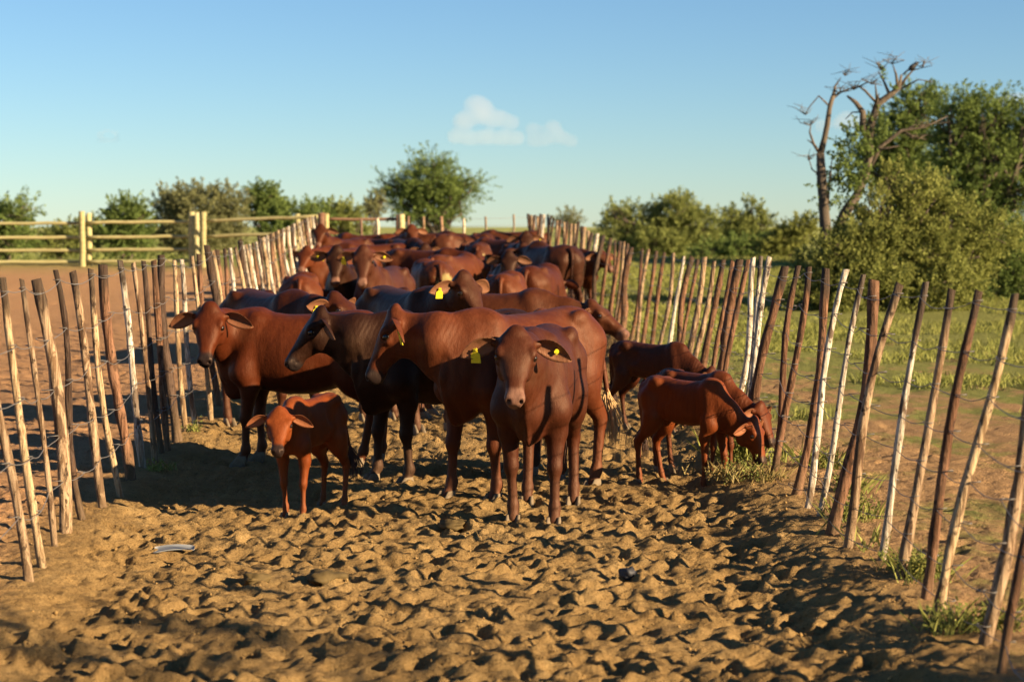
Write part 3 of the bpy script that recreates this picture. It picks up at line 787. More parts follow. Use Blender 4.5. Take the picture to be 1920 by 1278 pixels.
    def skin(s):
        F = s.F; n = F.shape
        neg = F < 0
        c = [(i, j, k) for i in (0, 1) for j in (0, 1) for k in (0, 1)]
        cnt = np.zeros((n[0] - 1, n[1] - 1, n[2] - 1), np.int8)
        for (i, j, k) in c: cnt += neg[i:n[0] - 1 + i, j:n[1] - 1 + j, k:n[2] - 1 + k]
        act = (cnt > 0) & (cnt < 8)
        I = np.argwhere(act)
        idx = np.full(act.shape, -1, np.int64); idx[act] = np.arange(len(I))
        val = {cc: F[I[:, 0] + cc[0], I[:, 1] + cc[1], I[:, 2] + cc[2]] for cc in c}
        acc = np.zeros((len(I), 3)); num = np.zeros(len(I))
        for cc in c:
            for axd in range(3):
                if cc[axd]: continue
                c2 = list(cc); c2[axd] = 1; c2 = tuple(c2)
                a, b = val[cc], val[c2]; x = (a < 0) != (b < 0)
                t = np.where(x, a / np.where(x, a - b, 1), 0)
                p = np.array(cc, float)[None].repeat(len(I), 0); p[:, axd] += t
                acc += p * x[:, None]; num += x
        V = (I + acc / num[:, None]) * s.h + s.lo
        faces = []
        for axd in range(3):
            o1, o2 = [(1, 2), (2, 0), (0, 1)][axd]
            a = [slice(1, n[i] - 1) for i in range(3)]; a[axd] = slice(0, n[axd] - 1); b = list(a); b[axd] = slice(1, n[axd])
            x = neg[tuple(a)] != neg[tuple(b)]
            E = np.argwhere(x)
            for i in range(3):
                if i != axd: E[:, i] += 1
            sg = neg[E[:, 0], E[:, 1], E[:, 2]]
            q = []
            for (da, db) in ((1, 1), (0, 1), (0, 0), (1, 0)):
                G = E.copy(); G[:, o1] -= da; G[:, o2] -= db
                q.append(idx[G[:, 0], G[:, 1], G[:, 2]])
            q = np.stack(q, -1)
            q[~sg] = q[~sg][:, ::-1]
            faces.append(q)
        return V, np.vstack(faces)

def dirv(yaw, pitch):
    y, p = math.radians(yaw), math.radians(pitch)
    return np.array([math.cos(y) * math.cos(p), math.sin(y) * math.cos(p), math.sin(p)])

def ear_mesh(base, e, nrm, L, W, droop):
    e = e / np.linalg.norm(e); nrm = nrm - e * nrm.dot(e); nrm /= np.linalg.norm(nrm); c = np.cross(nrm, e)
    nu, nv = 10, 9
    V = []; 
    for layer in (0, 1):
        for i in range(nu):
            u = i / (nu - 1)
            w = W * 0.5 * (math.sin(math.pi * min(1, (0.10 + 0.90 * u)) ** 0.85) ** 0.75 if u < 1 else 0.05) * (0.82 + 0.3 * u)
            w = max(w, 0.004)
            for j in range(nv):
                v = -1 + 2 * j / (nv - 1)
                cup = (v * v) * 0.34 * w * 1.7 * (1 - 0.5 * u)
                thick = (0.009 * (1 - v * v) + 0.0025) * (1 - 0.5 * u)
                p = base + e * (L * u) + c * (w * v) + nrm * (cup - (thick if layer else 0)) + np.array([0, 0, -1]) * droop * u * u
                V.append(p)
    F = []
    N = nu * nv
    for i in range(nu - 1):
        for j in range(nv - 1):
            a = i * nv + j
            F.append((a, a + nv, a + nv + 1, a + 1)); F.append((N + a, N + a + 1, N + a + nv + 1, N + a + nv))
    rim = [j for j in range(nv)] + [i * nv + nv - 1 for i in range(1, nu)] + [(nu - 1) * nv + j for j in range(nv - 2, -1, -1)] + [i * nv for i in range(nu - 2, 0, -1)]
    for a, b in zip(rim, rim[1:] + rim[:1]): F.append((a, b, N + b, N + a))
    inner = np.concatenate([np.ones(N), np.zeros(N)])
    return np.array(V), F, inner

DEF = dict(S=1.0, ny=0, np=25, hy=0, hp=-55, roll=0, slim=1.0, deep=1.0, length=1.0, legt=1.0, headk=1.0, neckk=1.0, fl=(0, 0), fr=(0, 0), hl=(0, 0), hr=(0, 0),
           tail='hang', ears=(0, 0), earup=0.0, tags='', dewlap=1.0, vox=0.022, hooves=False, poll=1.0, belly=1.0, hump=0.0)

def build_cow(name, label, cat, pos, heading, color, group=None, **kw):
    P = dict(DEF); P.update(kw)
    P['legt'] *= 0.93
    S = P['S']; K = P['length']; SL = P['slim']; DP = P['deep']; LT = P['legt']; HK = P['headk']; NK = P['neckk']; MK = 0.3 + 0.7 * SL / 0.91
    # --- skeleton
    ndir1 = dirv(P['ny'] * 0.45, P['np'] * 1.05); ndir2 = dirv(P['ny'] * 1.0, P['np'] * 0.95)
    NB = np.array([0.50 * K, 0, 1.04]); NM = NB + ndir1 * 0.22; HB = NM + ndir2 * 0.26       # neck base, middle, head base
    f = dirv(P['hy'], P['hp'])
    sd = np.cross(np.array([0, 0, 1.0]), f); sd /= np.linalg.norm(sd)                         # to the animal's left
    rl = math.radians(P['roll']); up0 = np.cross(f, sd)
    sd, up = sd * math.cos(rl) + up0 * math.sin(rl), up0 * math.cos(rl) - sd * math.sin(rl)
    A = np.array([f, sd, up])
    HO = HB + up * 0.05 + f * (-0.05)                                                         # head origin: the poll
    hd = lambda t, w, h: HO + (f * (t * 0.91) + sd * w + up * h) * HK
    ends = np.array([hd(0.56, 0, -0.1), hd(0, 0.15, 0.1), hd(0, -0.15, 0.1), NB, hd(0.3, 0, -0.25)])
    lo = np.minimum(ends.min(0) - 0.10, [-1.02 * K, -0.42, -0.03]); hi = np.maximum(ends.max(0) + 0.10, [0.86 * K, 0.42, 1.42])
    G = Field(lo, hi, P['vox'] / S)
    # --- trunk
    ST = [(-0.83, .06, .07, .10, 1.06), (-0.79, .135, .155, .18, 1.03), (-0.70, .205, .25, .27, 1.01), (-0.57, .245, .30, .31, .975), (-0.40, .262, .325, .345, .93), (-0.15, .292, .335, .375, .90), (0.10, .298, .335, .375, .895),
          (0.30, .270, .345, .36, .91), (0.45, .235, .345, .36, .925), (0.58, .185, .28, .33, .925), (0.68, .12, .19, .25, .90), (0.74, .06, .10, .13, .88)]
    G.loft((0, 0, 0), np.eye(3), [(a * K, w * SL, u, d * DP * (P['belly'] if -0.3 < a < 0.3 else 1), c) for (a, w, u, d, c) in ST], 0.04, 2.25)
    for s in (1, -1):
        G.ball((-0.50 * K, s * 0.195 * SL, 1.19), (0.085, 0.05, 0.065), 0.05)                # hook bones
        G.ball((-0.765 * K, s * 0.085 * SL, 1.12), (0.06, 0.045, 0.05), 0.05)                 # pin bones
        G.cone((0.38 * K, s * 0.10 * SL, 1.17), (0.50 * K, s * 0.185 * SL, 0.76), 0.085 * MK, 0.115 * MK, 0.06)   # shoulder blade
        G.cone((-0.60 * K, s * 0.13 * SL, 1.02), (-0.52 * K, s * 0.165 * SL, 0.74), 0.17 * MK, 0.13 * MK, 0.06)   # thigh
        G.ball((-0.30 * K, s * 0.30 * SL, 1.06), (0.11, 0.045, 0.10), 0.05, None, True)                # hollow of the flank
        G.cone((0.26 * K, s * 0.335 * SL, 1.1), (0.30 * K, s * 0.33 * SL, 0.8), 0.025, 0.03, 0.05, None, 1, True)  # behind the shoulder
        G.cone((-0.735 * K, s * 0.10 * SL, 1.02), (-0.68 * K, s * 0.13 * SL, 0.70), 0.11 * MK, 0.085 * MK, 0.05)  # buttock
    G.cone((0.36 * K, 0, 1.205), (0.50 * K, 0, 1.185), 0.055, 0.06, 0.07)                     # withers
    if P['hump']: G.ball((0.42 * K, 0, 1.25), (0.16, 0.09, 0.07 * P['hump']), 0.08)
    bz = (1 - DP) * 0.30; bk = 0.35 + 0.65 * DP; G.cone((0.62 * K, 0, 0.70 + bz), (0.55 * K, 0, 0.60 + bz), 0.125 * bk, 0.11 * bk, 0.07, (0, 1, 0), 0.85)      # brisket
    if P['dewlap']: G.cone((0.70 * K, 0, 0.80 + bz), (0.63 * K, 0, 0.56 + bz), 0.10 * P['dewlap'], 0.085 * P['dewlap'], 0.04, (0, 1, 0), 0.34)
    # --- legs
    hoofs = []
    def leg(front, s, off):
        dx, dy = off
        def q(x, y, z):
            w = np.clip((0.78 - z) / 0.78, 0, 1)
            return np.array([x * K + dx * w, s * y * (0.5 + 0.5 * SL) + dy * w, z])
        if front:
            G.cone(q(.47, .165, .80), q(.43, .17, .62), .105 * LT, .076 * LT, .05)
            G.cone(q(.43, .17, .62), q(.455, .165, .40), .074 * LT, .049 * LT, .04)
            G.ball(q(.462, .165, .385), (.050 * LT, .047 * LT, .06), .03)
            G.cone(q(.455, .165, .36), q(.45, .165, .15), .036 * LT, .034 * LT, .03)
            G.ball(q(.447, .165, .125), (.045 * LT, .042 * LT, .045), .03)
            G.cone(q(.452, .165, .11), q(.485, .165, .045), .037 * LT, .043 * LT, .02)
            hoofs.append(q(.498, .165, 0))
        else:
            G.cone(q(-.52, .165, .80), q(-.57, .17, .66), .13 * LT, .098 * LT, .06)
            G.cone(q(-.57, .17, .68), q(-.745, .165, .50), .095 * LT, .052 * LT, .05)
            G.cone(q(-.735, .165, .60), q(-.80, .165, .515), .030, .032 * LT, .03)
            G.ball(q(-.765, .165, .475), (.052 * LT, .044 * LT, .065), .03)
            G.cone(q(-.755, .165, .45), q(-.715, .165, .15), .043 * LT, .036 * LT, .03)
            G.ball(q(-.708, .165, .125), (.047 * LT, .043 * LT, .046), .03)
            G.cone(q(-.705, .165, .11), q(-.672, .165, .045), .038 * LT, .043 * LT, .02)
            hoofs.append(q(-.66, .165, 0))
    leg(1, 1, P['fl']); leg(1, -1, P['fr']); leg(0, 1, P['hl']); leg(0, -1, P['hr'])
    # --- neck
    lat = np.cross(ndir1 + ndir2, [0, 0, 1.0]); lat /= np.linalg.norm(lat) + 1e-9
    lat1 = np.array([0, 1.0, 0])
    jaw = hd(0.13, 0, -0.12)
    nu = np.array([0, 0, 1.0])
    G.cone((0.40 * K, 0, 1.15), NM + nu * 0.06, .115 * NK, .105 * NK, .07, lat, .72)
    G.cone(NM + nu * 0.06, HB + nu * 0.0, .105 * NK, .10 * NK, .06, lat, .72)
    G.cone(NB + [-0.06, 0, -0.06], NM - nu * 0.03, .21 * NK, .165 * NK, .07, lat1, .80)
    G.cone(NM - nu * 0.03, HB - nu * 0.04, .165 * NK, .12 * NK, .06, lat, .74)
    tb = np.array([0.58 * K, 0, 0.84])
    tm_ = (tb + jaw) / 2 + (NM - (NB + HB) / 2) * 0.6 + np.array([0, 0, -0.015])
    G.cone(tb, tm_, .155 * NK, .10 * NK, .07, lat1, .72)
    G.cone(tm_, jaw, .10 * NK, .075 * NK, .06, lat, .7)
    if P['dewlap']: 
        G.cone(tb + [0.06, 0, -0.07], tm_ + (tm_ - (NM)) * 0.35, .075 * P['dewlap'], .05 * P['dewlap'], .035, lat1, .35)
        G.cone(tm_ + (tm_ - NM) * 0.35, jaw + (jaw - HB) * 0.15, .05 * P['dewlap'], .035, .035, lat, .38)
    # --- head
    k = HK
    HS = [(-0.055, .060, .050, .09, .0), (-0.01, .098, .074, .125, .0), (0.06, .118, .080, .165, 0), (0.13, .120, .080, .185, 0), (0.20, .105, .074, .170, 0), (0.27, .078, .062, .122, 0), (0.34, .062, .052, .092, 0), (0.40, .057, .047, .079, 0), (0.45, .059, .045, .074, -.004), (0.49, .053, .040, .062, -.01), (0.515, .036, .026, .040, -.016)]
    G.loft(HO, A, [(a * 0.91 * k, w * k, u * k, d * k, c * k) for (a, w, u, d, c) in HS], 0.03, 2.5)
    G.ball(hd(-0.025, 0, 0.055), np.array((0.055, 0.056, 0.036)) * k * (0.6 + 0.4 * P['poll']), 0.04, A)           # poll knob
    for s in (1, -1):
        G.ball(hd(0.135, s * 0.104, 0.045), np.array((0.040, 0.026, 0.026)) * k, 0.022, A)     # brow
        G.ball(hd(0.175, s * 0.108, -0.005), np.array((0.032, 0.02, 0.022)) * k, 0.015, A)    # lower lid
        G.ball(hd(0.15, s * 0.075, -0.115), np.array((0.085, 0.035, 0.075)) * k, 0.04, A)     # cheek
        G.ball(hd(0.235, s * 0.062, 0.012), np.array((0.07, 0.018, 0.016)) * k, 0.03, A)      # face ridge
        G.ball(hd(0.472, s * 0.036, 0.008), np.array((0.033, 0.026, 0.026)) * k, 0.02, A)      # nostril wing
        G.ball(hd(0.160, s * 0.121, 0.022), np.array((0.021, 0.014, 0.016)) * k, 0.006, A, True)  # eye socket
        if P['vox'] < 0.018: G.ball(hd(0.500, s * 0.036, 0.012), np.array((0.022, 0.011, 0.016)) * k, 0.008, A, True)  # nostril
        G.cone(hd(0.035, s * 0.085, -0.005), hd(0.028, s * 0.135, -0.012), 0.034 * k, 0.026 * k, 0.02)  # ear root
    G.ball(hd(0.435, 0, -0.068), np.array((0.055, 0.036, 0.026)) * k, 0.02, A)                   # chin
    if P['vox'] < 0.018:
        for s in (1, -1): G.cone(hd(0.515, s * 0.018, -0.042), hd(0.36, s * 0.066, -0.040), 0.004, 0.004, 0.008, None, 1, True)  # mouth line
    V, Fq = G.skin()
    # --- masks for the coat
    rel = (V - HO) / k
    t = rel @ f / 0.91; w_ = rel @ sd; h_ = rel @ up
    inhead = (np.abs(w_) < 0.16) & (h_ > -0.26) & (t > -0.1) & (t < 0.6)
    muz = smooth01(0.395, 0.435, t + 0.10 * np.abs(w_)) * inhead
    nos = np.zeros(len(V))
    for s in (1, -1): nos = np.maximum(nos, np.exp(-(((t - 0.495) / 0.022) ** 2 + ((w_ - s * 0.036) / 0.015) ** 2 + ((h_ - 0.012) / 0.018) ** 2)) * inhead)
    eyem = np.zeros(len(V))
    for s in (1, -1): eyem = np.maximum(eyem, np.exp(-(((t - 0.16) / 0.034) ** 2 + ((w_ - s * 0.116) / 0.03) ** 2 + ((h_ - 0.02) / 0.026) ** 2)) * inhead)
    shank = 1 - smooth01(0.10, 0.50, V[:, 2])
    shank = shank * (~inhead)
    rump = np.exp(-((V[:, 1] + 0.06) / 0.15) ** 2 - ((V[:, 2] - 0.93) / 0.17) ** 2) * (V[:, 0] < -0.55 * K)
    nl = HB - NB; u = ((V - NB) @ nl) / nl.dot(nl)
    neck = smooth01(0.0, 0.35, u) * (1 - smooth01(0.75, 1.0, u)) * (V[:, 2] > 0.55) * (1 - inhead * 0.9)
    fold = u * np.linalg.norm(nl) + 0.25 * (V[:, 2] - 1.0)
    # --- ears and tail belong to the same skin
    vs, fs = [V], [Fq]
    extra = {'muzzle': [muz], 'nostril': [np.maximum(nos, 0)], 'eyering': [eyem], 'shank': [shank], 'neck': [neck], 'fold': [fold], 'inner': [np.zeros(len(V))], 'tailm': [np.zeros(len(V))], 'rump': [rump]}
    nn = len(V); tri = []
    ear_tip = {}
    for s in (1, -1):
        b = hd(0.030, s * 0.124, -0.010)
        droop, fwd = P['ears'] if s == 1 else P.get('ears2', P['ears'])
        hz = np.array([f[0], f[1], 0]); hz = hz / (np.linalg.norm(hz) + 1e-6)
        if np.linalg.norm([f[0], f[1]]) < 0.2: hz = up
        e = sd * s * 0.95 + np.array([0, 0, 1]) * (-0.06 + P['earup']) - hz * 0.18 + hz * fwd
        nrm = hz * 0.85 + np.array([0, 0, -0.35]) + sd * s * 0.25
        L, W = 0.225 * k * P.get('eark', 1.0), 0.142 * k * P.get('eark', 1.0)
        ev, ef, inn = ear_mesh(b, e, nrm, L, W, 0.05 + droop)
        vs.append(ev); tri.append([tuple(i + nn for i in q) for q in ef]); nn += len(ev)
        e_ = e / np.linalg.norm(e)
        ear_tip[s] = (b + e_ * L * 0.55 + np.array([0, 0, -1]) * (0.05 + droop) * 0.3, nrm / np.linalg.norm(nrm), e_)
        for kk in extra: extra[kk].append(inn if kk == 'inner' else np.zeros(len(ev)))
    TL = {'hang': [(-.78, 0, 1.19), (-.835, 0, 1.175), (-.875, 0, 1.09), (-.88, 0.005, .92), (-.865, .01, .72), (-.85, .01, .52)],
          'left': [(-.78, 0, 1.19), (-.84, 0, 1.17), (-.885, 0.03, 1.07), (-.89, .07, .90), (-.88, .12, .72), (-.86, .16, .55)],
          'right': [(-.78, 0, 1.19), (-.84, 0, 1.17), (-.885, -0.03, 1.07), (-.89, -.07, .90), (-.88, -.12, .72), (-.86, -.16, .55)],
          'out': [(-.78, 0, 1.19), (-.84, 0, 1.20), (-.92, 0.0, 1.16), (-.99, .0, 1.02), (-1.03, 0, .84), (-1.04, 0, .70)]}[P['tail']]
    TL = np.array(TL) * [K, 1, 1]
    tt = np.linspace(0, 1, 16); tl = np.stack([np.interp(tt, np.linspace(0, 1, len(TL)), TL[:, i]) for i in range(3)], -1)
    for _ in range(2): tl[1:-1] = (tl[:-2] + 2 * tl[1:-1] + tl[2:]) / 4
    tv, tf, th = tube(tl, np.interp(tt, [0, .2, 1], [.050, .032, .016]) * LT, 8)
    vs.append(tv); tri.append([tuple(i + nn for i in q) for q in tf]); nn += len(tv)
    for kk in extra: extra[kk].append(th if kk == 'tailm' else np.zeros(len(tv)))
    Vall = np.vstack(vs) * S
    faces = [tuple(q) for q in Fq.tolist()] + [q for l in tri for q in l]
    at = {kk: np.concatenate(v) for kk, v in extra.items()}
    gx, gy = pos
    root = empty(name, (gx, gy, float(base_height(gx, gy)) - 0.012), math.radians(heading))
    tag(root, label, cat, group)
    body = mesh_obj('body', Vall, faces, COAT, root, True, at)
    body.color = (*color, P.get('gloss', 0.5))
    # --- eyes
    for s in (1, -1):
        mb = MB(); c = hd(0.160, s * 0.108, 0.020) * S; r = 0.026 * k * S
        vv = []; ff = []
        for i in range(7):
            for j in range(10):
                a, b_ = math.pi * i / 6, 2 * math.pi * j / 10
                vv.append(c + r * np.array([math.sin(a) * math.cos(b_), math.sin(a) * math.sin(b_), math.cos(a)]))
        for i in range(6):
            for j in range(10): ff.append((i * 10 + j, (i + 1) * 10 + j, (i + 1) * 10 + (j + 1) % 10, i * 10 + (j + 1) % 10))
        mb.add(vv, ff); mb.build('eye', EYE, root)
    # --- hooves
    if P['hooves']:
        for q in hoofs:
            mb = MB()
            for s in (1, -1):
                L0, w0, h0 = 0.060 * LT, 0.0245 * LT, 0.075
                prof = [(-1.0, 0.55), (-0.75, 0.95), (0.0, 1.0), (0.65, 0.85), (1.15, 0.30)]
                ring = [(a, b_) for a, b_ in prof] + [(a, -b_) for a, b_ in reversed(prof)]
                vv = []
                for (zz, sc, sh) in ((-0.03, 1.08, 0.012), (0.012, 1.0, 0.006), (h0 * 0.55, 0.86, -0.012), (h0, 0.62, -0.024)):
                    for (a, b_) in ring: vv.append(q + np.array([a * L0 * sc + sh + 0.004, s * (w0 + 0.0035) + b_ * w0 * sc + s * 0.05 * max(a, 0) * 0.2, zz]))
                n = len(ring); ff = []
                for i in range(3):
                    for j in range(n): ff.append((i * n + j, i * n + (j + 1) % n, (i + 1) * n + (j + 1) % n, (i + 1) * n + j))
                ff.append(tuple(range(3 * n, 4 * n)))
                mb.add(np.array(vv) * S, ff)
            mb.build('hoof', HOOF, root)
    # --- switch of the tail
    rg = np.random.default_rng(abs(hash(label)) % 9999 if False else int(abs(gx * 131 + gy * 977)) % 99999)
    mb = MB(); e0 = tl[-3]; dn = tl[-1] - tl[-3]; dn = dn / np.linalg.norm(dn)
    for i in range(80 if P['hooves'] else 22):
        o = rg.normal(size=3) * 0.014; ln = rg.uniform(0.22, 0.36)
        sp = rg.normal(size=3) * 0.035; sp[2] = 0
        p = np.array([e0 + o * 0.6, e0 + o + dn * ln * 0.35 + sp * 0.6, e0 + o + (dn * 0.7 + np.array([0, 0, -0.3])) * ln * 0.75 + sp * 1.2, e0 + o + (dn * 0.5 + np.array([0, 0, -0.5])) * ln * 1.1 + sp * 1.1])
        mb.tube(p * S, np.array([0.004, 0.0045, 0.0035, 0.0008]) * S, 4, False)
    sw = mb.build('tail_switch', SWITCH, root)
    sw.color = (*P.get('switch', (0.05, 0.02, 0.012)), 1)
    # --- yellow ear tags
    for ch in P['tags']:
        s = 1 if ch.lower() == 'l' else -1
        p, nrm, e_ = ear_tip[s]
        dn = np.array([0, 0, -1.0]) - 0.25 * e_ * 0; dn = dn - nrm * dn.dot(nrm); dn /= np.linalg.norm(dn); ac = np.cross(dn, nrm)
        mb = MB()
        if ch in 'lr':
            prof = [(-.010, 0), (.010, 0), (.014, .022), (.028, .034), (.030, .088), (-.030, .088), (-.028, .034), (-.014, .022)]
            p0 = p + nrm * 0.022
            a = [p0 + ac * x * 1.05 + dn * y * 1.05 + nrm * 0.12 * y for x, y in prof]; b_ = [q - nrm * 0.004 for q in a]; n = len(prof)
            mb.add(np.array(a + b_) * S, [tuple(range(n)), tuple(range(2 * n - 1, n - 1, -1))] + [(i, n + i, n + (i + 1) % n, (i + 1) % n) for i in range(n)])
        else:
            th_ = np.linspace(0, 2 * math.pi, 13)[:-1]
            p0 = p + nrm * 0.02; a = [p0 + (ac * math.cos(q) + dn * math.sin(q)) * 0.016 for q in th_]; b_ = [q - nrm * 0.008 for q in a]; n = 12
            mb.add(np.array(a + b_) * S, [tuple(range(n)), tuple(range(2 * n - 1, n - 1, -1))] + [(i, n + i, n + (i + 1) % n, (i + 1) % n) for i in range(n)])
        tg = mb.build('ear_tag', TAGM, root, False)
        th_ = np.linspace(0, 2 * math.pi, 9)[:-1]
        ms = MB(); a = [p0 + dn * 0.012 + nrm * 0.006 + (ac * math.cos(q) + dn * math.sin(q)) * 0.008 for q in th_]; b_ = [q - nrm * 0.03 for q in a]
        ms.add(np.array(a + b_) * S, [tuple(range(8)), tuple(range(15, 7, -1))] + [(i, 8 + i, 8 + (i + 1) % 8, (i + 1) % 8) for i in range(8)])
        ms.build('stud', STUD, tg, False)
    return root

def coat_mat():
    m, nt, out = new_mat('red_cattle_coat'); T = NT(nt)
    co = T.coord('Object')
    oi = T.nt.nodes.new('ShaderNodeObjectInfo')
    base = oi.outputs['Color']
    big = T.noise(co, 3.2, 4, 0.55); hair = T.noise(T.mapping(co, (34, 34, 6)), 1.0, 5, 0.7, 0.5); fine = T.noise(T.mapping(co, (160, 160, 40)), 1.0, 3, 0.7)
    c = T.mix(T.ramp(big, [(0.3, 0), (0.72, 1)]), T.mix(1.0, base, (0.74, 0.66, 0.62, 1), 'MULTIPLY'), T.mix(1.0, base, (1.14, 1.1, 1.05, 1), 'MULTIPLY'))
    c = T.mix(T.math('MULTIPLY', T.ramp(hair, [(0.35, 1), (0.6, 0)]), 0.5), c, T.mix(1.0, base, (0.5, 0.42, 0.4, 1), 'MULTIPLY'))
    c = T.mix(T.math('MULTIPLY', T.attr('shank').outputs['Fac'], T.math('ADD', T.math('MULTIPLY', hair, 0.4), 0.25)), c, T.mix(0.35, base, (0.16, 0.10, 0.06, 1)))
    c = T.mix(T.math('MULTIPLY', T.attr('eyering').outputs['Fac'], 0.55), c, T.mix(1.0, base, (0.42, 0.36, 0.34, 1), 'MULTIPLY'))
    mz = T.attr('muzzle').outputs['Fac']
    al = T.nt.nodes.new('ShaderNodeAttribute'); al.attribute_type = 'OBJECT'; al.attribute_name = 'nose_rgb'
    c = T.mix(T.math('MULTIPLY', mz, 0.97), c, al.outputs['Color'])
    c = T.mix(T.attr('nostril').outputs['Fac'], c, (0.008, 0.004, 0.004, 1))
    c = T.mix(T.math('MULTIPLY', T.attr('inner').outputs['Fac'], 0.7), c, T.mix(0.45, base, (0.36, 0.17, 0.09, 1)))
    c = T.mix(T.math('MULTIPLY', T.attr('tailm').outputs['Fac'], 0.3), c, (0.05, 0.02, 0.012, 1))
    dust = T.math('MULTIPLY', T.ramp(T.noise(co, 2.6, 6, 0.65), [(0.52, 0), (0.72, 1)]), 0.10)
    c = T.mix(dust, c, (0.20, 0.125, 0.07, 1))
    stain = T.math('MULTIPLY', T.ramp(T.noise(T.mapping(co, (6, 6, 2.5)), 1.0, 5, 0.7), [(0.60, 0), (0.70, 1)]), 0.45)
    c = T.mix(stain, c, T.mix(1.0, base, (0.40, 0.36, 0.36, 1), 'MULTIPLY'))
    dg = T.nt.nodes.new('ShaderNodeAttribute'); dg.attribute_type = 'OBJECT'; dg.attribute_name = 'dung'
    c = T.mix(T.math('MULTIPLY', dg.outputs['Fac'], T.ramp(T.math('ADD', T.attr('rump').outputs['Fac'], T.math('MULTIPLY', T.math('SUBTRACT', T.noise(co, 9, 4), 0.5), 0.9)), [(0.35, 0), (0.6, 1)])), c, (0.26, 0.20, 0.075, 1))
    # skin folds across the neck
    fw = T.math('SINE', T.math('ADD', T.math('MULTIPLY', T.attr('fold').outputs['Fac'], 170.0), T.math('MULTIPLY', T.noise(co, 3.5, 2), 14.0)))
    fo = T.math('MULTIPLY', T.math('MULTIPLY', fw, T.attr('neck').outputs['Fac']), T.ramp(T.noise(co, 4.5, 2), [(0.4, 0), (0.62, 1)]))
    musc = T.noise(T.mapping(co, (9, 9, 5)), 1.0, 3, 0.5)
    h = T.math('ADD', T.math('MULTIPLY', hair, 0.30), T.math('MULTIPLY', fine, 0.35))
    b0 = T.bump(musc, 0.22, 0.05)
    b1 = T.bump(fo, 0.12, 0.006, b0)
    b = T.bump(h, 0.7, 0.008, b1)
    rough = T.math('ADD', T.math('MULTIPLY', hair, 0.30), T.math('SUBTRACT', 0.40, T.math('MULTIPLY', mz, 0.1)))
    T.link(T.bsdf(c, rough, b, 0.27, Sheen_Weight=0.0, Sheen_Roughness=0.35, Sheen_Tint=(0.8, 0.5, 0.35, 1), Specular_Tint=(0.9, 0.62, 0.45, 1)), out.inputs[0])
    return m
COAT = coat_mat()
EYE = simple_mat('dark_eye', (0.012, 0.007, 0.005), 0.08, 0.6)
HOOF = simple_mat('dusty_hoof', (0.16, 0.12, 0.075), 0.7, 0.2, 30, 0.35)
TAGM = simple_mat('yellow_plastic', (0.62, 0.52, 0.02), 0.45, 0.3, 60, 0.35)
STUD = simple_mat('tag_stud', (0.35, 0.30, 0.03), 0.4, 0.4)
def switch_mat():
    m, nt, out = new_mat('tail_hair'); T = NT(nt)
    oi = T.nt.nodes.new('ShaderNodeObjectInfo')
    T.link(T.bsdf(oi.outputs['Color'], 0.6, None, 0.3), out.inputs[0]); return m
SWITCH = switch_mat()

RED, DARK, MID, CALF = (0.105, 0.0225, 0.0055), (0.034, 0.0105, 0.005), (0.070, 0.0165, 0.005), (0.235, 0.055, 0.0115)
PALE_NOSE, DARK_NOSE = (0.15, 0.075, 0.05), (0.016, 0.011, 0.010)
DEF.update(slim=0.91, deep=0.86, neckk=0.95)
V1 = 0.0136
def cow(label, x, y, heading, color, nose=PALE_NOSE, cat='cow', name='cow', **kw):
    j = 0.74 * (0.82 + 0.36 * ((x * 7.31 + y * 3.77) % 1.0)); color = tuple(j * c for c in color)
    r = build_cow(name, label, cat, (x, y), heading, color, **kw)
    for ch in r.children:
        if ch.name.startswith('body'): ch['nose_rgb'] = nose; ch['dung'] = 1.0 if 'rump' in label and 'two rumps' not in label else 0.0
    return r
# the animals at the front of the herd
cow('red-brown cow at the left fence standing side-on with its face to the camera', -1.70, 15.87, 173, RED, DARK_NOSE, S=0.97, length=0.87, ny=82, np=18, hy=92, hp=-60, vox=V1, hooves=True, poll=1.1, fl=(.03, .0), fr=(-.04, 0), hl=(.06, 0), hr=(-.05, 0), tail='out', ears=(0.02, .12))
cow('dark brown cow in profile facing left between the red cow and the foremost cows', -0.50, 14.80, 214, (0.030, 0.010, 0.005), DARK_NOSE, S=1.0, ny=-48, np=14, hy=-24, hp=-52, vox=V1, hooves=True, fl=(-.05, 0), fr=(.05, 0), ears=(.05, -.1), poll=1.1, headk=0.96)
cow('large chestnut cow with lowered head in profile, standing behind the heifer', 0.03, 13.95, 229, (0.109, 0.0286, 0.0097), DARK_NOSE, S=1.04, length=0.94, ny=-72, np=14, hy=-50, hp=-63, vox=V1, hooves=True, fl=(-.05, 0), fr=(.06, 0), hl=(.02, .02), tags='l', tail='left', switch=(0.42, 0.27, 0.12), ears=(.05, -.05))
cow('dark brown heifer facing the camera with a yellow tag in its drooping ear', 0.177, 12.9, -98, (0.062, 0.0165, 0.0065), PALE_NOSE, 'cow', 'heifer', S=0.98, length=0.84, slim=0.84, ny=-6, np=16, hy=6, hp=-55, roll=-4, vox=0.0118, hooves=True, tags='rL', fl=(.04, 0.0), fr=(-.04, .03), hl=(0.02, 0.02), hr=(.05, 0), ears=(.03, .12), dewlap=0.8, poll=0.5)
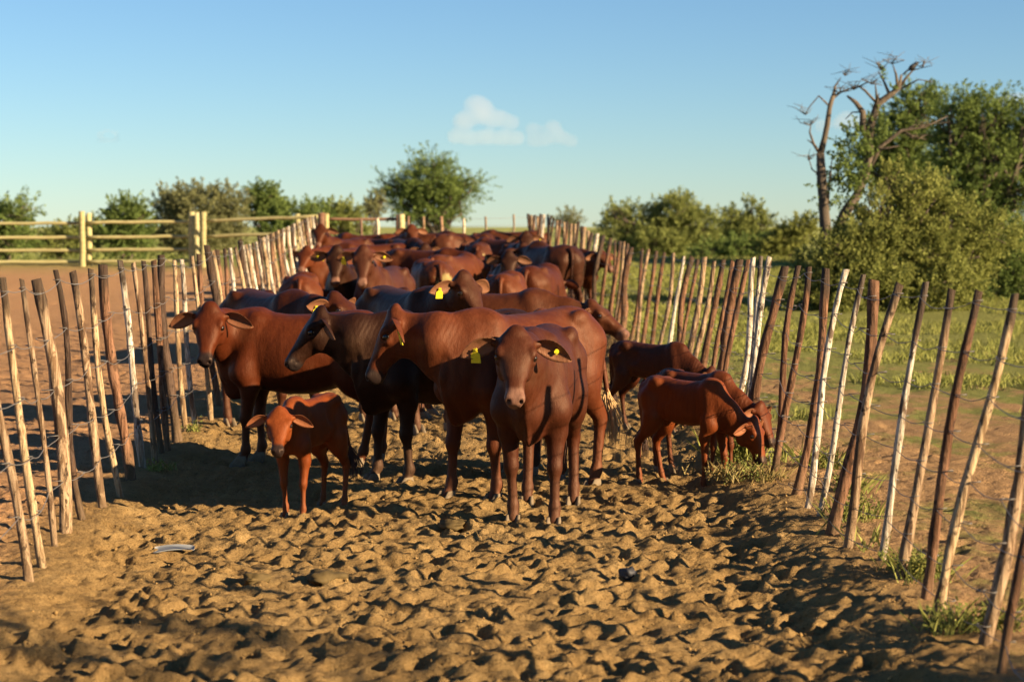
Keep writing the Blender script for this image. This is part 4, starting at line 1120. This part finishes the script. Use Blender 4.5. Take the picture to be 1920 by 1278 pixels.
# calves
CK = dict(slim=.60, deep=.45, legt=0.84, headk=1.05, neckk=.70, dewlap=.5, vox=0.0122, hooves=True, poll=0.5)
cow('small orange-red calf facing the camera in front of the red cow', -1.33, 12.98, 246, CALF, DARK_NOSE, 'calf', 'calf', S=0.625, length=.74, eark=0.9, ny=22, np=4, hy=27, hp=-48, fl=(.03, 0), fr=(-.05, .02), hl=(.09, .05), hr=(-.06, -.03), tail='left', ears=(.03, .1), **CK)
cow('nearest of the grazing calves with its head down at the right fence', 1.27, 14.25, -46, CALF, DARK_NOSE, 'calf', 'calf', S=0.635, length=.84, ny=22, np=-38, hy=14, hp=-72, fl=(.06, 0), fr=(-.05, 0), hl=(.08, 0), hr=(-.05, 0), ears=(0, .0), **CK)
cow('calf grazing hidden behind the nearest calf at the right fence', 1.40, 14.85, -47, (0.132, 0.0312, 0.0084), DARK_NOSE, 'calf', 'calf', S=0.62, length=.82, ny=18, np=-30, hy=10, hp=-66, fl=(.03, 0), fr=(-.05, 0), **CK)
cow('dark red calf standing behind the two grazing calves', 1.31, 18.2, -42, (0.079, 0.0192, 0.0071), DARK_NOSE, 'calf', 'calf', S=0.655, length=.92, ny=10, np=-28, hy=8, hp=-62, **CK)
# the herd behind
B = dict(vox=0.027)
cow('cow with a tagged raised ear behind the back of the left red cow', -2.18, 18.3, -58, MID, np=10, hp=-36, hy=26, ny=18, tags='r', hooves=True, S=1.03, ears=(-.03, .0), earup=.15, **B)
cow('dark-flanked cow with tagged ear looking right in the middle of the race', -0.96, 18.72, -62, (0.058, 0.017, 0.007), np=30, hp=-52, ny=12, hy=14, tags='r', hooves=True, S=1.04, **dict(B, vox=0.019))
cow('young cow looking right behind the chestnut cow', -0.18, 19.5, -12, (0.092, 0.0260, 0.0092), cat='cow', S=1.0, np=-2, hp=-34, ny=-4, hy=-10, hooves=True, **dict(B, vox=0.019))
cow('cow seen from behind close to the left stakes', -2.72, 25.9, 93, (0.112, 0.0286, 0.0092), np=-10, hp=-60, **B)
cow('left one of two cows facing the camera side by side', -2.27, 27.5, -93, DARK, np=46, hp=-62, ny=-4, hy=0, S=1.06, tags='R', **dict(B, vox=0.019))
cow('right one of two cows facing the camera, yellow tag in its ear', -1.72, 26.4, -100, (0.066, 0.0208, 0.0105), np=48, hp=-60, ny=-6, hy=8, S=1.06, tags='rL', **dict(B, vox=0.019))
cow('chestnut cow facing left behind the two frontal cows', -2.95, 34.6, 236, (0.099, 0.0250, 0.0084), np=12, hp=-45, ny=10, hy=20, S=1.06, tags='l', **B)
cow('cow raising its head at the far left corner with a tagged ear', -3.38, 40.4, -122, MID, np=46, hp=-52, ny=8, hy=25, tags='r', S=1.02, **B)
cow('light chestnut cow with rounded back at the far left corner', -3.2, 42.9, 160, (0.119, 0.0312, 0.0105), np=-5, hp=-50, S=1.02, **B)
cow('cow lifting its head near the pale gate post', -2.72, 41.2, -30, (0.106, 0.0286, 0.0105), np=46, hp=-48, ny=-20, hy=-45, S=1.0, **B)
cow('dark cow turned towards the camera left of the far pale post', -2.05, 38.9, -68, DARK, np=0, hp=-55, S=1.05, **B)
cow('chestnut cow standing across at the far end below the pale post', -1.85, 43.7, 8, (0.112, 0.0312, 0.0109), np=5, hp=-50, S=1.03, **B)
cow('cow with shaded flank turned right in the middle distance', -1.5, 35.2, -28, MID, np=4, hp=-50, hy=5, S=1.02, **B)
cow('cow seen from behind with dried dung on its rump', -1.28, 31.0, 103, (0.099, 0.0270, 0.0101), np=-10, hp=-60, S=1.02, **B)
cow('chestnut cow seen from behind right of the tagged looking cow', -0.06, 26.6, 84, (0.112, 0.0302, 0.0092), np=-10, hp=-60, S=1.0, **B)
cow('dark-sided cow seen from behind with tail hanging down the middle', 0.40, 28.4, 76, MID, np=-10, hp=-55, S=1.05, tail='hang', **B)
cow('tall bull seen from behind near the right stakes', 0.62, 33.6, 112, (0.056, 0.0172, 0.0084), cat='bull', name='bull', np=10, hp=-50, S=1.13, slim=1.05, hump=1.0, **B)
cow('dark cow facing the camera with a round yellow tag behind the bull', 0.12, 36.9, -82, DARK, np=38, hp=-52, S=1.04, tags='l', **B)
cow('cow seen from behind in the dust with a pale patch on its rump', -0.62, 37.6, 88, (0.099, 0.0286, 0.0118), np=-10, hp=-60, S=1.02, **B)
cow('far chestnut cow standing across beside the last right stakes', -0.05, 44.2, 170, (0.106, 0.0312, 0.0126), np=0, hp=-50, S=1.03, **B)
cow('far brown cow with rounded back left of the last right stakes', -0.95, 42.8, 30, (0.092, 0.0260, 0.0109), np=-4, hp=-50, S=1.02, **B)
cow('far red cow with dusty back in the middle of the race end', -0.25, 40.9, 140, (0.092, 0.0260, 0.0109), np=-6, hp=-50, S=1.0, **B)
cow('small cow by the right stakes with only its ear and poll showing', 1.02, 35.6, -55, MID, np=10, hp=-40, S=0.95, **B)
cow('cow low behind the two rumps with only its poll showing', -0.08, 30.4, -88, DARK, np=36, hp=-55, S=1.0, **B)
cow('chestnut cow in the dust between the dung-marked cows', -0.95, 33.6, 62, (0.099, 0.0270, 0.0109), np=-6, hp=-50, S=1.0, **B)
cow('cow among the far left animals facing left', -2.75, 38.3, 195, (0.106, 0.0270, 0.0101), np=4, hp=-50, S=1.0, **B)

# ------------------------------------------------------------------ grass, weeds, litter and clouds
def blades(name, centers, per, height, lean, width, mat, seed, spread=0.06, parent=None):
    rg = np.random.default_rng(seed)
    C = np.repeat(np.asarray(centers, float), per, axis=0); N = len(C)
    H = height if np.isscalar(height) else np.repeat(np.asarray(height), per)
    C[:, :2] += rg.normal(size=(N, 2)) * spread
    th = rg.uniform(0, 2 * math.pi, N); d = np.stack([np.cos(th), np.sin(th), 0 * th], -1)
    h = H * rg.uniform(0.4, 1.2, N)
    top = C + d * (h * lean * rg.uniform(0.2, 1.4, N))[:, None] + np.stack([0 * h, 0 * h, h], -1)
    mid = C + (top - C) * 0.55 + np.stack([0 * h, 0 * h, h * 0.10], -1)
    s = np.stack([-np.sin(th), np.cos(th), 0 * th], -1) * width
    V = np.stack([C - s, C + s, mid + s * 0.8, top, mid - s * 0.8], 1).reshape(-1, 3)
    b = np.arange(N)[:, None] * 5
    F = np.concatenate([b, b + 1, b + 2, b + 3, b + 4], 1)
    return mesh_obj(name, V, F, mat, parent, False)
GRASS = leaf_mat('dry_green_grass', (0.15, 0.18, 0.045), (0.40, 0.39, 0.12), 0.3)
STRAW = leaf_mat('straw', (0.22, 0.16, 0.06), (0.45, 0.36, 0.16), 0.2)

def field_grass():
    rg = np.random.default_rng(12)
    n = 60000
    Y = 8.5 + 52 * rg.random(n) ** 1.25; X = fence_r(np.clip(Y, -6, 45)) + 0.15 + rg.random(n) ** 1.2 * (1.5 + 0.27 * Y)
    p = 0.5 + 0.5 * vnoise(X / 1.3, Y / 1.9, 41) + 0.25 * vnoise(X / 0.45, Y / 0.6, 42) + 0.012 * (Y - 17)
    keep = p > 0.64; X, Y = X[keep], Y[keep]
    X, Y = X[:14000], Y[:14000]
    Z = base_height(X, Y) + rough_height(X, Y) - 0.01
    o = blades('field_grass', np.stack([X, Y, Z], -1), 5, 0.11, 0.9, 0.007, GRASS, 13)
    tag(o, 'short patchy green grass on the field right of the fence', 'grass', kind='stuff')
field_grass()
def weed(label, x, y, n, h, mat, seed, spread=0.12, lean=0.9, name='weed', cat='weed'):
    rg = np.random.default_rng(seed)
    z = ground_z(x, y) - 0.01
    root = tag(empty(name, (x, y, z)), label, cat)
    c = np.stack([rg.normal(size=n) * spread, rg.normal(size=n) * spread, 0 * np.arange(n)], -1)
    blades('stems', c, 7, h, lean, 0.004, mat, seed, 0.03, root)['kind'] = 'stuff'
    E = [(0, 0, h * 0.45, spread * 1.5, spread * 1.5, h * 0.4)]
    crown_leaves('leaves', root, None, E, n * 2, 8, 0.03, 0.10, LEAF['lime'], rg, aspect=0.4)
weed('tangled tuft of grass and hay where the calves graze at the right fence', 1.64, 13.75, 36, 0.11, STRAW, 61, 0.15, 1.0, 'grass_tuft', 'grass')
weed('green weed against the stakes behind the grazing calf muzzle', 1.78, 15.1, 30, 0.22, GRASS, 62, 0.14)
for i, (px, py, n, h, lab) in enumerate(((1790, 1195, 14, .12, 'leafy weed at the foot of the nearest leaning stakes'), (1700, 1085, 14, .12, 'small weed at the foot of the white stake'), (1745, 1100, 12, .12, 'small weed between the third and fourth near stakes'),
                                          (1610, 985, 14, .14, 'pale weed behind the thick brown stake'), (1870, 1190, 10, .11, 'weed at the right edge beside the outermost stake'), (1590, 930, 12, .14, 'thin weed behind the pair of white stakes'), (1540, 880, 16, .16, 'grass clump outside the fence near the calves'))):
    q = on_ground(px, py, BERM_R); weed(lab, q[0], q[1], n, h, GRASS, 70 + i, 0.07)
for i, (px, py, lab) in enumerate(((285, 872, 'tiny green weed at the foot of the white left stake'), (352, 800, 'tiny weed beside the pale stakes left of the red cow'))):
    q = on_ground(px, py, BERM_L); weed(lab, q[0] + .05, q[1] - .1, 8, .07, GRASS, 90 + i, 0.05)

# piece of grey sheet half buried on the left
q = on_ground(325, 1027, 0.03)
m = simple_mat('grey_sheet_metal', (0.20, 0.21, 0.22), 0.7, 0.3, 12, 0.35)
n = 10; vv = []
for i in range(n):
    for j in range(4):
        t = i / (n - 1); w = (j / 3 - .5)
        vv.append((-0.11 + 0.23 * t, w * 0.16 * (1 - .35 * t), 0.012 * math.sin(t * 3.0) - 0.01 * t + 0.02 * abs(w)))
vv = np.array(vv); vb = vv - [0, 0, 0.006]; ff = []
for i in range(n - 1):
    for j in range(3):
        a = i * 4 + j; ff.append((a, a + 4, a + 5, a + 1)); ff.append((n * 4 + a, n * 4 + a + 1, n * 4 + a + 5, n * 4 + a + 4))
rim = [0, 1, 2, 3] + [i * 4 + 3 for i in range(1, n)] + [(n - 1) * 4 + j for j in (2, 1, 0)] + [i * 4 for i in range(n - 2, 0, -1)]
for a, b in zip(rim, rim[1:] + rim[:1]): ff.append((b, a, n * 4 + a, n * 4 + b))
o = mesh_obj('sheet_scrap', np.vstack([vv, vb]), ff, m); o.location = (q[0], q[1], ground_z(q[0], q[1]) + 0.022); o.rotation_euler = (0.05, -0.08, 0.1)
tag(o, 'flat piece of grey sheet lying in the sand near the left stakes', 'scrap')

# clods and dung lumps
def lump(name, label, cat, px, py, r, mat, seed, squash=0.6):
    rg = np.random.default_rng(seed)
    q = on_ground(px, py, 0.0); V = []; F = []
    nu, nv = 14, 20
    for i in range(nu):
        for j in range(nv):
            a, b = math.pi * i / (nu - 1), 2 * math.pi * j / nv
            d = np.array([math.sin(a) * math.cos(b), math.sin(a) * math.sin(b), math.cos(a)])
            k = 1 + 0.35 * vnoise(d[0] * 2.1 + seed, d[1] * 2.1 + d[2] * 1.7, seed) + 0.2 * vnoise(d[0] * 5 + d[2] * 3, d[1] * 5, seed + 1)
            V.append(d * r * k * np.array([1, 1, squash]))
    for i in range(nu - 1):
        for j in range(nv): F.append((i * nv + j, (i + 1) * nv + j, (i + 1) * nv + (j + 1) % nv, i * nv + (j + 1) % nv))
    o = mesh_obj(name, V, F, mat); o.location = (q[0], q[1], ground_z(q[0], q[1]) + r * squash * 0.45)
    tag(o, label, cat)
DUNG = simple_mat('dung', (0.085, 0.058, 0.022), 0.8, 0.2, 40, 0.5)
lump('dung_pat', 'yellowish dung pat in the sand below the orange calf', 'dung', 478, 1102, 0.075, DUNG, 3, 0.5)
lump('dung_pat', 'crumbled dung pat right of the yellowish one', 'dung', 610, 1092, 0.10, DUNG, 4, 0.4)
lump('dung_pat', 'dung pat just in front of the heifer and the calf', 'dung', 850, 995, 0.085, DUNG, 5, 0.4)
lump('dark_stone', 'small dark stone lying in the sand right of the middle', 'stone', 1176, 1090, 0.045, simple_mat('black_stone', (0.035, 0.035, 0.04), 0.6, 0.3, 20, 0.5), 6, 0.8)
def clods():
    rg = np.random.default_rng(8); n = 2600
    Y = 8 + 12 * rg.random(n) ** 1.3; X = fence_l(Y) + 0.1 + rg.random(n) * (fence_r(Y) - fence_l(Y))
    Z = base_height(X, Y) + rough_height(X, Y)
    base = np.array([(1, 0, 0), (0, 1, 0), (-1, 0, 0), (0, -1, 0), (0, 0, 1), (0, 0, -1)], float)
    fc = np.array([(0, 1, 4), (1, 2, 4), (2, 3, 4), (3, 0, 4), (1, 0, 5), (2, 1, 5), (3, 2, 5), (0, 3, 5)])
    V = base[None] * rg.uniform(0.5, 1.2, (n, 6, 1)) * (0.003 + 0.010 * rg.random(n) ** 3)[:, None, None] + np.stack([X, Y, Z + 0.004], -1)[:, None]
    F = (fc[None] + (np.arange(n) * 6)[:, None, None]).reshape(-1, 3)
    o = mesh_obj('crumbs', V.reshape(-1, 3), F, simple_mat('soil_crumbs', (0.26, 0.165, 0.065), 0.9, 0.1, 6, 0.7), None, False)
    tag(o, 'scattered soil and dung crumbs on the trampled sand', 'crumbs', kind='stuff')
clods()

# clouds: puffs of real volume far away
def cloud(label, puffs, dist, dens, seed):
    rg = np.random.default_rng(seed)
    s = dist / FPX
    c0 = at_depth(puffs[0][0], puffs[0][1], dist)
    pts = []
    for (px, py, r) in puffs:
        c = at_depth(px, py, dist) - c0
        pts.append((c, r * s))
        for _ in range(5):
            d = rg.normal(size=3); d /= np.linalg.norm(d); d[2] = abs(d[2]) * 0.8
            pts.append((c + d * r * s * 0.75, r * s * rg.uniform(0.3, 0.55)))
    P = np.array([p for p, _ in pts]); R = np.array([r for _, r in pts])
    lo = (P - R[:, None]).min(0) - 4; hi = (P + R[:, None]).max(0) + 4
    G = Field(lo, hi, max(2.2, (hi - lo).max() / 70)); G.F[:] = 50
    for p, r in pts:
        sl, X, Y, Z = G.sub(p - r - 6, p + r + 6)
        G.blend(sl, (np.sqrt((X - p[0]) ** 2 + ((Y - p[1]) / 0.8) ** 2 + ((Z - p[2]) / 0.85) ** 2) - r).astype(np.float32), 16.0)
    V, F = G.skin()
    m, nt, out = new_mat('cloud_vapour'); v = nt.nodes.new('ShaderNodeVolumePrincipled')
    v.inputs['Color'].default_value = (1, 0.98, 0.96, 1); v.inputs['Density'].default_value = dens; v.inputs['Anisotropy'].default_value = 0.2
    nt.links.new(v.outputs[0], out.inputs['Volume'])
    o = mesh_obj('cloud', V, F, m); o.location = c0
    tag(o, label, 'cloud', 'small clouds')
cloud('small white cumulus cloud high above the round tree', [(893, 200, 20), (910, 218, 20), (935, 225, 15), (872, 230, 17), (958, 233, 10), (855, 258, 12), (885, 262, 11), (915, 260, 13), (945, 262, 11), (970, 262, 9)], 3000, 0.011, 1)
cloud('fainter cloud right of the white cumulus', [(1035, 242, 14), (1000, 245, 10), (1050, 258, 13), (1020, 264, 10), (1072, 267, 8), (1000, 266, 8)], 3200, 0.008, 2)
cloud('tiny pale cloud at the left of the sky', [(203, 256, 7), (190, 258, 5), (215, 258, 5)], 3200, 0.006, 3)
cloud('low pale cloud behind the dead tree', [(1592, 225, 14), (1575, 232, 10), (1612, 236, 12), (1540, 238, 8)], 3200, 0.010, 4)
cloud('cloud peeping over the acacia at the right edge', [(1905, 188, 14), (1885, 192, 9), (1930, 190, 12)], 3200, 0.010, 5)
